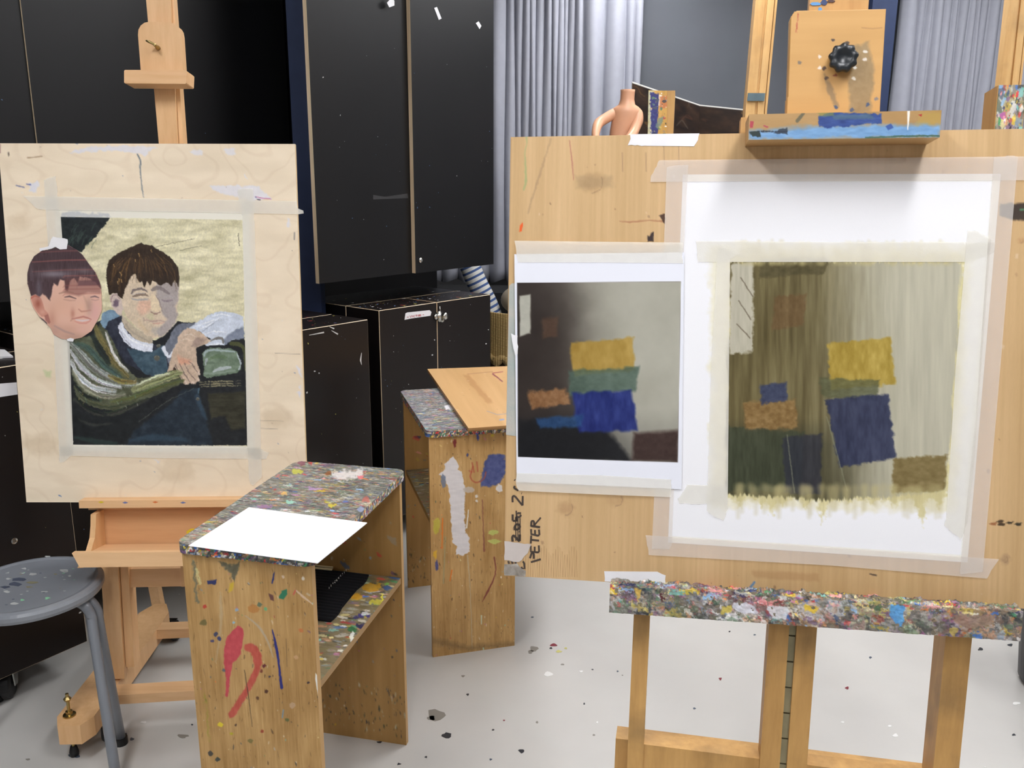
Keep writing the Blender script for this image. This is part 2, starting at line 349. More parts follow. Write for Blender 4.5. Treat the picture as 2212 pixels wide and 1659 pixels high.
for nm,a in (('wall_left',(-3.5,-3.4,-2.6,6.3)),('wall_right',(3.4,3.5,-2.6,6.3)),('wall_back',(-3.4,3.4,6.3,6.4)),('wall_front',(-3.4,3.4,-2.7,-2.6))):
    bm=bmesh.new(); box(bm,a[0],a[1],a[2],a[3],0,ROOM_Z); struct(obj(nm,bm,m_wall))
m_lamp=emis('lamp_diffuser_glow',(250,250,252),LAMP_POWER); m_lframe=mat('lamp_frame_white',(235,235,235),rough=.4)
for i,(x,y,lx,ly) in enumerate(LAMPS):
    t=thing('ceiling_lamp',['white ceiling lamp panel overhead, just in front of the big plywood board','white ceiling lamp panel overhead, in front of the beech easel','white ceiling lamp panel above the mannequin and big board','white ceiling lamp panel above the black wheeled cabinets','white ceiling lamp panel nearest the right wall, midway along it','added white ceiling lamp panel brightening the right end of the grey curtain','white ceiling lamp panel closest to the grey felt backdrop','white ceiling lamp panel nearest the wall behind the viewer'][i],'lamp',(x,y,ROOM_Z),group='ceiling lamps')
    bm=bmesh.new(); box(bm,x-lx/2,x+lx/2,y-ly/2,y+ly/2,ROOM_Z-.05,ROOM_Z-.0); obj('lamp_frame',bm,m_lframe,t)
    bm=bmesh.new(); box(bm,x-lx/2+.02,x+lx/2-.02,y-ly/2+.02,y+ly/2-.02,ROOM_Z-.056,ROOM_Z-.051); obj('diffuser',bm,m_lamp,t)

# ================================================================ BACKGROUND: pillars, curtains, backdrop
m_navy=mat('navy_steel_paint',(40,52,82),rough=.6,var=.05,spec=.25)
def pillar(lbl,c4,Y,th):
    (x0,y0),(x1,y1)=c4; a=aty(x0,y0,Y); b=aty(x1,y1,Y)
    bm=bmesh.new(); X0,X1=a[0],b[0]; box(bm,X0,X1,Y,Y+th,0,ROOM_Z)
    o=obj('steel_pillar',bm,m_navy,None,bevel=.004); thing('',lbl,'pillar',o=o); return o
pillar('dark navy steel pillar between the black wall cabinets, left part of the room',((617,10),(664,10)),3.47,.08)
pillar('dark navy steel pillar behind the right easel, beside the grey curtain',((1884,20),(1938,20)),5.25,.12)
def curtain(lbl,vals,Y,z0,z1,px_y,amp,edge_y=None):
    X=[aty(v,px_y,Y)[0] for v in vals]; us=[];ys=[]
    for a,b in zip(X,X[1:]):
        w_=b-a; am=min(amp,w_*.55)
        for k in range(12):
            t=k/12; us.append(a+w_*t); ys.append(Y-am*math.sin(math.pi*t)**.7)
    us.append(X[-1]); ys.append(Y)
    nz=26; bm=bmesh.new(); rows=[]
    for j in range(nz+1):
        z=z0+(z1-z0)*j/nz; f=j/nz; row=[]
        for i,(x,y) in enumerate(zip(us,ys)):
            wv=.006*math.sin(z*3+i*.21)*(1-.3*f); hem=.012*math.sin(i*.35) if j==0 else 0
            row.append(bm.verts.new((x+wv,y+.010*math.sin(z*2.2+i*.13),z+hem)))
        rows.append(row)
    for r0,r1 in zip(rows,rows[1:]):
        for i in range(len(r0)-1): bm.faces.new([r0[i],r0[i+1],r1[i+1],r1[i]])
    o=obj('curtain',bm,m_curt,None,smooth=True); md=o.modifiers.new('thick','SOLIDIFY'); md.thickness=.003
    thing('',lbl,'curtain',o=o); return o
m_curt=mat('grey_curtain_cloth',(158,160,170),rough=.85,var=.03,bump=.08,bscale=700,spec=.2)
curtain('grey pleated curtain hanging to the right of the black wall cabinet',[925,952,985,1020,1056,1092,1112,1128,1142,1157,1172,1190,1203,1214,1225,1236,1256,1300,1345,1366,1379],5.7,.86,2.98,250,.07)
curtain('grey pleated curtain hanging at the right behind the big plywood board',[1932,1976,1992,2004,2030,2046,2062,2082,2096,2112,2124,2150,2176,2200,2230,2262,2300],5.6,.86,2.98,100,.075)
a=aty(1378,150,5.85)[0]; b=aty(1945,150,5.85)[0]
bm=bmesh.new(); box(bm,a-.15,b+.2,5.85,5.89,.3,3.0); o=obj('backdrop_panel',bm,mat('grey_felt',(94,97,103),rough=.95,var=.06,vscale=3,bump=.1,bscale=500),None,bevel=.003)
thing('',"plain dark grey felt backdrop panel between the two grey curtains",'panel',o=o)
bm=bmesh.new(); box(bm,-.75,1.9,5.2,5.6,0,.84); o=obj('storage_bench',bm,mat('black_cloth',(18,18,20),rough=.8,var=.1),None,bevel=.02); thing('','low black bench under the hem of the grey curtain','bench',o=o)
# rolled dark cloth lying on the bench, its uneven outline below the curtain hem
# ================================================================ BLACK CABINETS
m_blk=mat('black_laminate',(25,20,19),rough=.36,var=.10,vscale=4,spec=.35)
m_blk2=mat('black_laminate_upper',(17,17,19),rough=.38,var=.10,vscale=4,spec=.35)
m_ply=wood('plywood_edge',(240,222,192),(205,180,146),'z')
m_steel=mat('bright_steel',(205,205,200),rough=.22,metal=1)
m_rub=mat('black_rubber',(24,24,25),rough=.55)
m_white=mat('white_tape',(222,222,226),rough=.6,var=.03)
UPD=np.array([.595,.804]); 
def pre(bm,w_): bmesh.ops.bevel(bm,geom=bm.edges[:],offset=w_,segments=1,affect='EDGES',profile=.5,material=1)
class VP(Frame):                                    # vertical frame from a floor point and direction
    def __init__(s,p,d):
        d=np.array([d[0],d[1],0.])/np.hypot(*d[:2]); s.ex=d; s.up=np.array([0,0,1.]); s.n=np.cross(s.ex,s.up); s.p0=np.array([p[0],p[1],0.])
def specks_on(bm,fr,a0,a1,b0,b1,o,n,mis,seed,r0=.0008,r1=.003,horiz=False):
    rg=random.Random(seed)
    for k in range(n):
        a=rg.uniform(a0,a1); b=b0+(b1-b0)*rg.random(); r=r0+(r1-r0)*rg.random()**3; q=rg.uniform(.6,2.2); th=rg.uniform(0,3.14)
        pts=[]
        for t in range(7):
            x=r*q*math.cos(t*.9)*rg.uniform(.7,1.2); y=r*math.sin(t*.9)*rg.uniform(.7,1.2)
            x,y=x*math.cos(th)-y*math.sin(th),x*math.sin(th)+y*math.cos(th)
            pts.append(fr.w(a+x,b+y,o) if not horiz else fr.w(a+x,o,b+y))
        prism(bm,pts,(-fr.n if not horiz else np.array([0,0,-1.]))*.0004,rg.choice(mis))
m_sp=[mat('speck_white',(205,205,205),rough=.5),mat('speck_blue',(90,120,160),rough=.5),mat('speck_yellow',(190,180,90),rough=.5),mat('speck_red',(150,60,60),rough=.5)]
CZ=1.0
def caster(fr,a,o,parent,big=False):
    r=.049 if big else .045; c=fr.w(a,r,o); bm=bmesh.new(); ax=Vector(tuple(fr.ex*.8+fr.n*.6))
    lathe(bm,[(.0,-.016),(r*.8,-.016),(r,-.010),(r,.010),(r*.8,.016),(0.001,.016)],c,24,axis=ax)
    w_=obj('caster',bm,m_rub,parent,smooth=False)
    bm=bmesh.new(); n=ax.normalized(); 
    for sgn in (-1,1):
        q=c+np.array(n)*.021*sgn; d=np.cross(np.array(n),[0,0,1.]); d/=np.linalg.norm(d)
        pr=[q+d*-.03+np.array([0,0,.05]),q+d*.03+np.array([0,0,.05]),q+d*.022+np.array([0,0,-.005]),q+d*-.012+np.array([0,0,-.012])]
        prism(bm,pr,np.array(n)*.003*sgn)
    q=c+np.array([0,0,.052]); d=np.cross(np.array(n),[0,0,1.]); d/=np.linalg.norm(d); nn=np.array(n)
    hexa(bm,[q-nn*.025-d*.032,q+nn*.025-d*.032,q+nn*.025+d*.032,q-nn*.025+d*.032],[p+np.array([0,0,.005]) for p in (q-nn*.025-d*.032,q+nn*.025-d*.032,q+nn*.025+d*.032,q-nn*.025+d*.032)])
    f=obj('caster_fork',bm,m_steel,w_)
    f.matrix_parent_inverse=Matrix.Identity(4); 
def low_cabinet(label,p,d,W,dep,seed,door=None,seam=.18,cast=None):
    fr=VP(p,d); t=thing('wheeled_cabinet',label,'cabinet',(p[0],p[1],0),group='black wheeled cabinets')
    ply=1
    bm=bmesh.new(); lbox(bm,fr,0,W,.105,CZ,-dep,-seam-.0015); pre(bm,.0019)
    specks_on(bm,fr,.01,W-.01,-dep+.01,-seam-.01,CZ+.0006,45,[2,2,3,4,5],seed,r1=.006,horiz=True)
    obj('body',bm,[m_blk,m_ply]+m_sp,t)
    dd=[0,W] if door is None else [0,door,W]
    for a0,a1 in zip(dd,dd[1:]):
        bm=bmesh.new(); lbox(bm,fr,a0+.001,a1-.001,.105,CZ,-seam,0); pre(bm,.0019)
        specks_on(bm,fr,a0+.01,a1-.01,.2,CZ-.01,.0005,26,[2,2,2,3,4],seed+5)
        specks_on(bm,fr,a0+.01,a1-.01,-seam+.01,-.01,CZ+.0006,60,[2,2,3,4,5],seed+7,r1=.007,horiz=True)
        obj('door',bm,[m_blk,m_ply]+m_sp,t)
    for a,o in ((.06,-.07),((cast or W-.06),-.07),(.06,-dep+.07),(W-.06,-dep+.07)): caster(fr,a,o,t,cast is not None and a==cast)
    return t,fr
# C
pC=onz(818,671,CZ); eC=onz(1060,636,CZ); dC=(eC-pC)[:2]; WC=np.linalg.norm(dC)
frC=VP(pC,dC); doorC=frC.loc(onz(944,653,CZ))[0]
tC,frC=low_cabinet('black laminate wheeled cabinet with a metal clasp and a white tape name label',pC,dC,WC,.5,11,door=doorC,seam=.2)
class Off:                                           # a plane of a frame shifted towards the room
    pass
bm=bmesh.new(); pslab(bm,frC,[(876,677),(880,675),(928,670),(932,674),(930,682),(888,688),(874,691)],.0012,.0008)
lab=obj('name_label',bm,m_white,tC)
bm=bmesh.new(); z=lambda pts,bx=600,by=560,s=3.77: [(bx+x/s,by+y/s) for x,y in pts]
for st in [[(1054,474),(1060,469),(1066,473)],[(1076,460),(1083,476),(1091,457)],[(1097,458),(1099,473)],[(1116,456),(1106,461),(1108,471),(1119,469)],[(1121,456),(1136,452)],[(1129,455),(1131,468)],[(1146,452),(1140,459),(1144,466),(1151,462),(1150,453),(1146,452)],[(1157,466),(1155,450),(1165,450),(1165,456),(1157,458),(1168,463)],[(1180,452),(1192,452)]]:
    ribbon(bm,frC,z(st),1.3,.0016)
obj('name_lettering',bm,mat('red_marker_ink',(170,80,85),rough=.6),lab).matrix_parent_inverse=Matrix.Identity(4)
bm=bmesh.new()
for cx,cy,r in ((942,684,6),(949,679,7),(955,690,6),(962,683,7),(950,688,7)):
    P=frC.px(cx,cy,.002); rr=r*.0022; lathe(bm,[(.0005,0),(rr,0),(rr,.004),(rr*.6,.007),(.0005,.008)],P,16,axis=Vector(tuple(frC.n)))
pslab(bm,frC,[(946,676),(957,674),(958,692),(948,694)],.014,.012)
tube(bm,[frC.px(950,662,.004),frC.px(951,676,.006)],.0025,8)
obj('clasp',bm,m_steel,tC,smooth=True)
# B
pB=onz(649,713.5,CZ); eB=onz(795,690,CZ); dB=(eB-pB)[:2]
tB,frB=low_cabinet('black laminate wheeled cabinet behind the left easel, half hidden by its board',eB-np.append(dB/np.linalg.norm(dB),0)*.5,dB,.5,.44,12,door=None,seam=.2)
for st in ([(668,724),(700,718)],[(712,706),(722,710)],[(716,714),(730,722)],[(781,762),(779,778),(781,788)]):
    bm=bmesh.new(); ribbon(bm,frB,st,[1,3,1],.0016); obj('paint_smear',bm,m_sp[0],tB)
# A
pA=onz(-60,1495,.105); eA=onz(190,1385,.105); dA=(eA-pA)[:2]
eA0=eA-np.append(dA/np.linalg.norm(dA),0)*.66
tA,frA=low_cabinet('black laminate wheeled cabinet at the left edge behind the grey stool',eA0,dA,.66,.5,13,door=None,seam=.2,cast=.66-float(np.linalg.norm(onz(16,1540,0)[:2]-eA[:2]))+.045)
bm=bmesh.new(); lathe(bm,[(.0005,0),(.009,0),(.009,.003),(.005,.004),(.0005,.004)],frA.px(30,1168,.002),16,axis=Vector(tuple(frA.n))); obj('lock',bm,m_steel,tA)
bm=bmesh.new(); pslab(bm,frA,[(-40,832),(36,826),(38,852),(-40,864)],.0014,.0009); obj('tape_label',bm,m_white,tA)
zc=ZPlane(CZ); bm=bmesh.new(); pslab(bm,zc,[(-60,752),(10,755),(28,769),(-60,772)],.006,.005); o=obj('sheet_of_paper',bm,mat('white_paper',(236,236,238),rough=.6),None); thing('','white sheet lying on the black cabinet at the left edge of the photo','paper',o=o)
# D
dBn=dB/np.linalg.norm(dB); eD=np.array([-1.225,3.03])
tD,frD=low_cabinet('black laminate wheeled cabinet seen low between the legs of the beech easel',eD-dBn*.45,dB,.45,.42,14,door=None,seam=.18)
# upper cabinets
ZU=1.12; k=(H-ZU)
pU=onz(690,613,ZU); eU=onz(1058,570,ZU); dU=(eU-pU)[:2]; frU=VP(pU,dU); WU=np.linalg.norm(dU); aM=frU.loc(onz(893,590,ZU))[0]
t=thing('wall_cabinet','tall black two-door wall cabinet with bare plywood edges, left of the curtain','cabinet',(pU[0],pU[1],ZU),group='black wall cabinets')
bm=bmesh.new(); lbox(bm,frU,.24,WU-.03,ZU+.02,2.95,-.42,-.022); obj('body',bm,[m_blk2,m_ply],t,bevel=.0015,bevmat=1,seg=1)
def door(fr,a0,a1,z0,z1,o0,o1,t,seed=1):
    bm=bmesh.new(); P=lambda a,b,o:fr.w(a,b,o)
    lbox(bm,fr,a0,a1,z0,z1,o0,o1)
    for f in bm.faces:
        n=Vector(tuple(fr.n)); f.normal_update()
        if abs(f.normal.dot(n))<.5: f.material_index=1
    specks_on(bm,fr,a0+.01,a1-.01,z0+.01,z1*.5+z0*.5,o1+.0005,16,[2,2,3,2],seed,r1=.0022)
    return obj('door',bm,[m_blk2,m_ply]+m_sp,t)
door(frU,-.0,aM+.01,ZU,2.95,-.020,0,t,3); door(frU,aM,WU,ZU,2.95,.002,.022,t,4)
bm=bmesh.new(); lathe(bm,[(.0005,0),(.011,0),(.011,.004),(.006,.007),(.0005,.007)],frU.px(908,562,.024),16,axis=Vector(tuple(frU.n))); obj('lock',bm,m_steel,t)
for pp in ([(836,6),(847,-6),(852,2),(852,12),(841,16)],[(938,17),(944,15),(954,40),(948,43)],[(1028,50),(1034,46),(1040,56),(1036,63)]):
    bm=bmesh.new(); pslab(bm,frU,pp,.0236,.0006); obj('tape_scrap',bm,m_white,t)
bm=bmesh.new(); pslab(bm,frU,[(806,421),(832,425),(880,418),(882,428),(835,430),(806,431)],.0008,.0005); obj('tape_trace',bm,mat('grey_tape_trace',(46,46,48),rough=.5),t)
# left upper cabinet, continuing on the far side of the pillar
pl=aty(624,300,3.64); dl=dU/np.linalg.norm(dU); e0=np.array([pl[0],pl[1]])-dl*1.75
frL=VP(e0,dl); aS=None
bm=bmesh.new(); aE=next(a for a in np.arange(.5,2.5,.01) if pix(frU.w(a,1.05,-.80))[0]>942 or frU.w(a,1.05,-.84)[1]>5.15); lbox(bm,frU,-2.3,aE,.0,2.97,-.84,-.80); o=obj('added_partition',bm,m_blk2,None); thing('','added black partition panel that darkens the gaps behind all the black cabinets','partition',o=o)  # unseen black sheet added so the gaps around the cabinets look dark
t=thing('wall_cabinet','wide black wall cabinet behind the left easel, with one bare plywood door edge','cabinet',(e0[0],e0[1],ZU),group='black wall cabinets')
bm=bmesh.new(); lbox(bm,frL,.0,1.75,ZU+.02,2.95,-.42,-.022); obj('body',bm,[m_blk2,m_ply],t,bevel=.0015,bevmat=1,seg=1)
aS=frL.loc(frL.px(60,150,0))[0]
door(frL,0,aS,ZU,2.95,-.020,-.001,t,6); door(frL,aS,1.75,ZU,2.95,-.004,.006,t,7)

# ================================================================ CUSHIONS AND WICKER CHAIR BEHIND
def stripe_mat():
    m,nt,N,K,B=nodes_of('blue_striped_cotton'); B.inputs['Roughness'].default_value=.9
    tc=N.new('ShaderNodeTexCoord'); mp=N.new('ShaderNodeMapping'); K.new(tc.outputs['Generated'],mp.inputs[0])
    wv=N.new('ShaderNodeTexWave'); wv.inputs['Scale'].default_value=9.5; wv.inputs['Distortion'].default_value=.3; wv.bands_direction='Z'; K.new(tc.outputs['Object'],mp.inputs[0]); mp.inputs['Rotation'].default_value=(0,.45,0); K.new(mp.outputs[0],wv.inputs[0])
    cr_=N.new('ShaderNodeValToRGB'); cr_.color_ramp.elements[0].position=.3; cr_.color_ramp.elements[0].color=L4((60,85,135)); cr_.color_ramp.elements[1].position=.4; cr_.color_ramp.elements[1].color=L4((205,205,200))
    K.new(wv.outputs[0],cr_.inputs[0]); K.new(cr_.outputs[0],B.inputs['Base Color']); return m
bm=bmesh.new(); p=[aty(1000,545,5.08),aty(1012,568,5.07),aty(1030,610,5.04),aty(1050,650,5.02),aty(1066,690,5.0),aty(1096,770,4.99),np.append(aty(1140,890,4.98)[:2],.06)]
tube(bm,smoothpts(p,4),[.055]+[.06]*23+[.055],20); o=obj('fabric_roll',bm,stripe_mat(),None,smooth=True); thing('','long blue and white striped fabric roll leaning behind the black cabinet','fabric roll',o=o)
bm=bmesh.new(); q=aty(1126,648,4.97); bmesh.ops.create_uvsphere(bm,u_segments=24,v_segments=14,radius=.12,matrix=Matrix.Translation(Vector(tuple(q)))@Matrix.Diagonal((1,.7,.72,1)))
o=obj('round_pillow',bm,mat('beige_pillow_cloth',(160,148,130),rough=.95,var=.05,bump=.1),None,smooth=True); thing('','plain beige pillow behind the wicker chair, beside the striped fabric roll','pillow',o=o)
def wicker():
    m,nt,N,K,B=nodes_of('woven_wicker'); B.inputs['Roughness'].default_value=.6
    tc=N.new('ShaderNodeTexCoord')
    w1=N.new('ShaderNodeTexWave'); w1.inputs['Scale'].default_value=26; w1.bands_direction='X'; K.new(tc.outputs['Object'],w1.inputs[0])
    w2=N.new('ShaderNodeTexWave'); w2.inputs['Scale'].default_value=60; w2.bands_direction='Z'; K.new(tc.outputs['Object'],w2.inputs[0])
    mu=N.new('ShaderNodeMath'); mu.operation='MULTIPLY'; K.new(w1.outputs[0],mu.inputs[0]); K.new(w2.outputs[0],mu.inputs[1])
    mx=N.new('ShaderNodeMix'); mx.data_type='RGBA'; mx.inputs[6].default_value=L4((135,108,62)); mx.inputs[7].default_value=L4((205,180,122)); K.new(mu.outputs[0],mx.inputs[0]); K.new(mx.outputs[2],B.inputs['Base Color'])
    bp=N.new('ShaderNodeBump'); bp.inputs['Distance'].default_value=.004; bp.inputs['Strength'].default_value=.6; K.new(mu.outputs[0],bp.inputs['Height']); K.new(bp.outputs[0],B.inputs['Normal']); return m
m_wick=wicker()
cx,cy=.12,4.5; t=thing('wicker_chair','woven wicker tub chair behind the black cabinet and the big board','chair',(cx,cy,0))
def arc_shell(bm,R0,R1,z0,z1,a0,a1,th=.02,n=28,m=6):
    ou=[];inn=[]
    for j in range(m+1):
        f=j/m; z=z0+(z1-z0)*f; R=R0+(R1-R0)*f
        ou.append([bm.verts.new((cx+R*math.cos(a0+(a1-a0)*i/n),cy+R*math.sin(a0+(a1-a0)*i/n),z)) for i in range(n+1)])
        inn.append([bm.verts.new((cx+(R-th)*math.cos(a0+(a1-a0)*i/n),cy+(R-th)*math.sin(a0+(a1-a0)*i/n),z)) for i in range(n+1)])
    for G in (ou,inn):
        for r0,r1 in zip(G,G[1:]):
            for i in range(n): bm.faces.new([r0[i],r0[i+1],r1[i+1],r1[i]])
    for j in range(m):
        for e in (0,n): bm.faces.new([ou[j][e],ou[j+1][e],inn[j+1][e],inn[j][e]])
    for j in (0,m):
        for i in range(n): bm.faces.new([ou[j][i],ou[j][i+1],inn[j][i+1],inn[j][i]])
bm=bmesh.new(); arc_shell(bm,.36,.33,.64,.86,math.pi*.95,math.pi*2.05); obj('back',bm,m_wick,t)
bm=bmesh.new(); arc_shell(bm,.30,.33,.08,.62,math.pi*.95,math.pi*2.05,.02); obj('skirt',bm,wood('dark_wicker',(75,58,36),(45,34,22),'z'),t)
bm=bmesh.new(); tube(bm,[(cx+.37*math.cos(a),cy+.37*math.sin(a),.635+.012*math.sin(a*30)) for a in np.linspace(math.pi*.95,math.pi*2.05,90)],[.020+.006*math.sin(i*1.3) for i in range(90)],8); obj('braided_edge',bm,m_wick,t,smooth=True)
bm=bmesh.new(); lathe(bm,[(.0005,.38),(.30,.38),(.31,.40),(.30,.43),(.0005,.44)],(cx,cy,0),32); obj('seat',bm,m_wick,t)
for a in (.8,2.3,3.9,5.5):
    bm=bmesh.new(); tube(bm,[(cx+.27*math.cos(a),cy+.27*math.sin(a),0),(cx+.25*math.cos(a),cy+.25*math.sin(a),.4)],.018,10); obj('leg',bm,m_wick,t)

# ================================================================ MANNEQUIN, CABINET AND FOLDED PICTURE BEHIND THE BIG BOARD
bm=bmesh.new(); box(bm,.52,2.0,4.52,5.15,0,1.42); o=obj('tall_cabinet',bm,[m_blk,m_ply],None,bevel=.002,bevmat=1,seg=1); thing('','tall black cabinet hidden behind the big plywood board, under the mannequin','cabinet',o=o)
m_skin=mat('mannequin_plastic',(214,160,126),rough=.42,var=.02)
YM=4.66; MP=lambda x,y,dy=0: aty(x,y,YM+dy)
t=thing('mannequin_torso','headless child mannequin torso with bent arms above the big board','mannequin',(float(MP(1350,290)[0]),YM,1.42))
def skin(name,chain,parent,mt,sub=2):
    """chains of (point, rx, ry) sharing the first vertex of the list by index"""
    vs,es,rs=chain; me=bpy.data.meshes.new(name); me.from_pydata([tuple(v) for v in vs],es,[]); o=link(name,me); adopt(o,parent)
    sk=o.modifiers.new('skin','SKIN'); sk.use_smooth_shade=True
    for i,d in enumerate(me.skin_vertices[0].data): d.radius=rs[i]; d.use_root=(i==0)
    s2=o.modifiers.new('sub','SUBSURF'); s2.levels=sub; s2.render_levels=sub; me.materials.append(mt); return o
pxm=YM/F
low=aty(1352,372,YM); 
bm=bmesh.new(); rings=[]
# torso as stacked ellipses: (px centre x, px y, half width px, depth ratio)
prof=[(1356,194,15,1),(1356,200,14.5,1),(1355,215,14.5,1),(1354,226,17,.95),(1354,231,24,.8),(1353,236,30,.72),(1353,243,31,.72),(1352,254,29,.75),(1348,268,27,.78),(1343,284,25,.8),(1342,300,25,.78),(1343,318,29,.76),(1345,340,35,.75),(1345,356,34,.75),(1345,364,28,.7)]
for (x,y,hw,dr) in prof:
    c=aty(x,y,YM); r=hw*pxm
    rings.append([bm.verts.new((c[0]+r*math.cos(a)*(1),c[1]+r*dr*math.sin(a),c[2])) for a in np.linspace(0,2*math.pi,29)[:-1]])
for a_,b_ in zip(rings,rings[1:]):
    for k in range(28): bm.faces.new([a_[k],a_[(k+1)%28],b_[(k+1)%28],b_[k]])
bm.faces.new(rings[0]); bm.faces.new(rings[-1][::-1])
obj('torso',bm,m_skin,t,smooth=True)
for nm,pts,rr in (('arm',[(1334,242,0),(1322,248,-.01),(1303,259,-.03),(1293,267,-.05),(1288,280,-.09),(1286,298,-.13),(1292,312,-.15)],[10.5,11,10.5,10.5,9,7.5,6.5]),
                  ('arm',[(1372,240,0),(1377,247,-.01),(1377,260,-.02),(1372,275,-.04),(1367,288,-.07),(1356,302,-.12),(1346,312,-.15)],[10,11.5,12,11,10,8.5,7])):
    bm=bmesh.new(); P=[MP(x,y,d) for x,y,d in pts]; Q=smoothpts(P,4); R=list(np.interp(np.linspace(0,1,len(Q)),np.linspace(0,1,len(rr)),rr)*pxm)
    tube(bm,[Q[0]+(Q[0]-Q[1])*.9,Q[0]+(Q[0]-Q[1])*.5]+list(Q),[R[0]*.3,R[0]*.8]+R,16)
    # hand: palm and five fingers
    e=Q[-1]; d=(Q[-1]-Q[-3]); d/=np.linalg.norm(d); sd=np.cross(d,[0,1,0]); sd/=np.linalg.norm(sd)
    tube(bm,[e,e+d*.03,e+d*.05],[R[-1]*.9,.022,.02],12)
    for k in range(4):
        b0=e+d*.045+sd*(-.018+.012*k); tube(bm,[b0,b0+d*.022+np.array([0,.004,0]),b0+d*(.036+.004*(k in(1,2)))+np.array([0,.014,0])],[.0062,.0058,.004],8)
    b0=e+d*.015+sd*.02; tube(bm,[b0,b0+d*.015+sd*.012,b0+d*.03+sd*.014],[.0075,.0068,.0045],8)
    obj(nm,bm,m_skin,t,smooth=True)
bm=bmesh.new(); c=aty(1345,360,YM); tube(bm,[(c[0],c[1],1.43),(c[0],c[1],c[2]+.02)],.012,12); lathe(bm,[(.0005,1.42),(.1,1.42),(.1,1.43),(.0005,1.432)],(c[0],c[1],0),28); obj('stand',bm,m_steel,t)
# folded picture: three hinged leaves with white top edges
t=thing('folding_picture','dark brown folding picture with white edges standing beside the mannequin','picture',(float(aty(1500,290,4.9)[0]),4.9,1.42))
m_pic=vmat('dark_picture_print',rough=.3)
P1=[aty(1366,176,4.92),aty(1512,226,5.1),aty(1640,239,4.98)]
for i in (0,1):
    a,b=P1[i],P1[i+1]; A2=[np.array([a[0],a[1],1.422]),np.array([b[0],b[1],1.422])]
    cv=Canvas(bil([a,b,A2[1],A2[0]],190,120),(44,30,22))
    cv.drift(26,.05,.03,40+i,5,(1,.75,.5)); rg=random.Random(7+i)
    for k in range(26):
        x=rg.uniform(1376,1640); y=rg.uniform(200,330); pts=[(x,y)]
        for q in range(3): x+=rg.uniform(-16,16); y+=rg.uniform(-12,12); pts.append((x,y))
        cv.stroke(pts,rg.uniform(1,3.5),rg.choice([(110,78,44),(84,52,36),(140,104,56),(60,44,34),(96,88,78),(18,14,12)]),.55,2,smooth=True)
    cv.stroke([tuple(np.array(pix(a))),tuple(np.array(pix(b)))],6,(232,232,228),1,1)
    n=np.cross(b-a,np.array([0,0,-1.])); n/=np.linalg.norm(n); n=-n if n[1]>0 else n
    grid_obj('picture_leaf',cv,m_pic,.006,n,t,edge=(230,230,226))

# ================================================================ SECOND EASEL (behind the big board)
m_beech_o=wood('golden_easel_wood',(216,176,118),(194,150,92),'z',rough=.42,dirt=.25)
t=thing('tall_easel','golden wooden easel with grooved uprights, standing behind the big plywood board','easel',(1.2,3.4,0))
m_band=mat('blue_grey_paint_band',(84,104,112),rough=.6,var=.15)
for (x0,y0,x1,y1,wpx,band) in ((1656,0,1634,236,44,True),(2204,0,2178,236,42,False)):
    a=aty(x0,y0,3.42); b=aty(x1,y1,3.38); d=(a-b)/(a[2]-b[2]); bot=b-d*(b[2]-.04)
    bot[0]=b[0]+(bot[0]-b[0])*.35; top=a+d*.35; wv=wpx*3.4/F/2
    bm=bmesh.new()
    prof=[(-wv,0),(-wv*.15,0),(-wv*.15,.008),(wv*.1,.008),(wv*.1,0),(wv*.72,0),(wv*.72,.012),(wv*.8,.012),(wv*.8,0),(wv,0),(wv,.04),(-wv,.04)]
    for q0,q1 in ((bot,b),(b,a),(a,top)):
        prism_pts=[q0+np.array([x,y,0]) for x,y in prof]; prism(bm,prism_pts,q1-q0)
    up=obj('upright',bm,m_beech_o,t)
    if band:
        bm=bmesh.new(); q0=aty(1621,218,3.375); q1=aty(1623,201,3.376); prism(bm,[q0+np.array([x,0,0]) for x in (-wv*.05,0)]+[q0+np.array([0,.0,0])+np.array([wv*1.5,0,0]),q0+np.array([wv*1.5,.004,0]),q0+np.array([-wv*.05,.004,0])],q1-q0) if False else None
        hexa(bm,[q0+np.array([-.012,-.001,0]),q0+np.array([.052,-.001,0]),q1+np.array([.052,-.001,0]),q1+np.array([-.012,-.001,0])],[q0+np.array([-.012,.003,0]),q0+np.array([.052,.003,0]),q1+np.array([.052,.003,0]),q1+np.array([-.012,.003,0])])
        obj('paint_band',bm,m_band,up).matrix_parent_inverse=Matrix.Identity(4)
bm=bmesh.new(); box(bm,.98,2.0,3.40,3.45,.62,.70); obj('crossbar',bm,m_beech_o,t,bevel=.002)
for x in (1.0,1.92):
    bm=bmesh.new(); box(bm,x,x+.06,3.3,3.9,0,.06); obj('foot',bm,m_beech_o,t,bevel=.003)

# ================================================================ RIGHT EASEL AND BIG BOARD
RB=Frame([0,1.55,1.3],11,6)
m_pw=vmat('plywood_board_face',rough=.55,bump=.06,bscale=500,aniso=(1,1,.08),grain=.05,spec=.3)
BR=[(1103,296),(2290,277),(2262,1318),(1089,1243)]
cv=canvas(RB,BR,0,2.0,(200,166,120))
cv.drift(13,.05,.6,1,5,(1,1,1.1)); cv.drift(8,.004,.25,2,3); cv.drift(10,.4,.4,3,3)
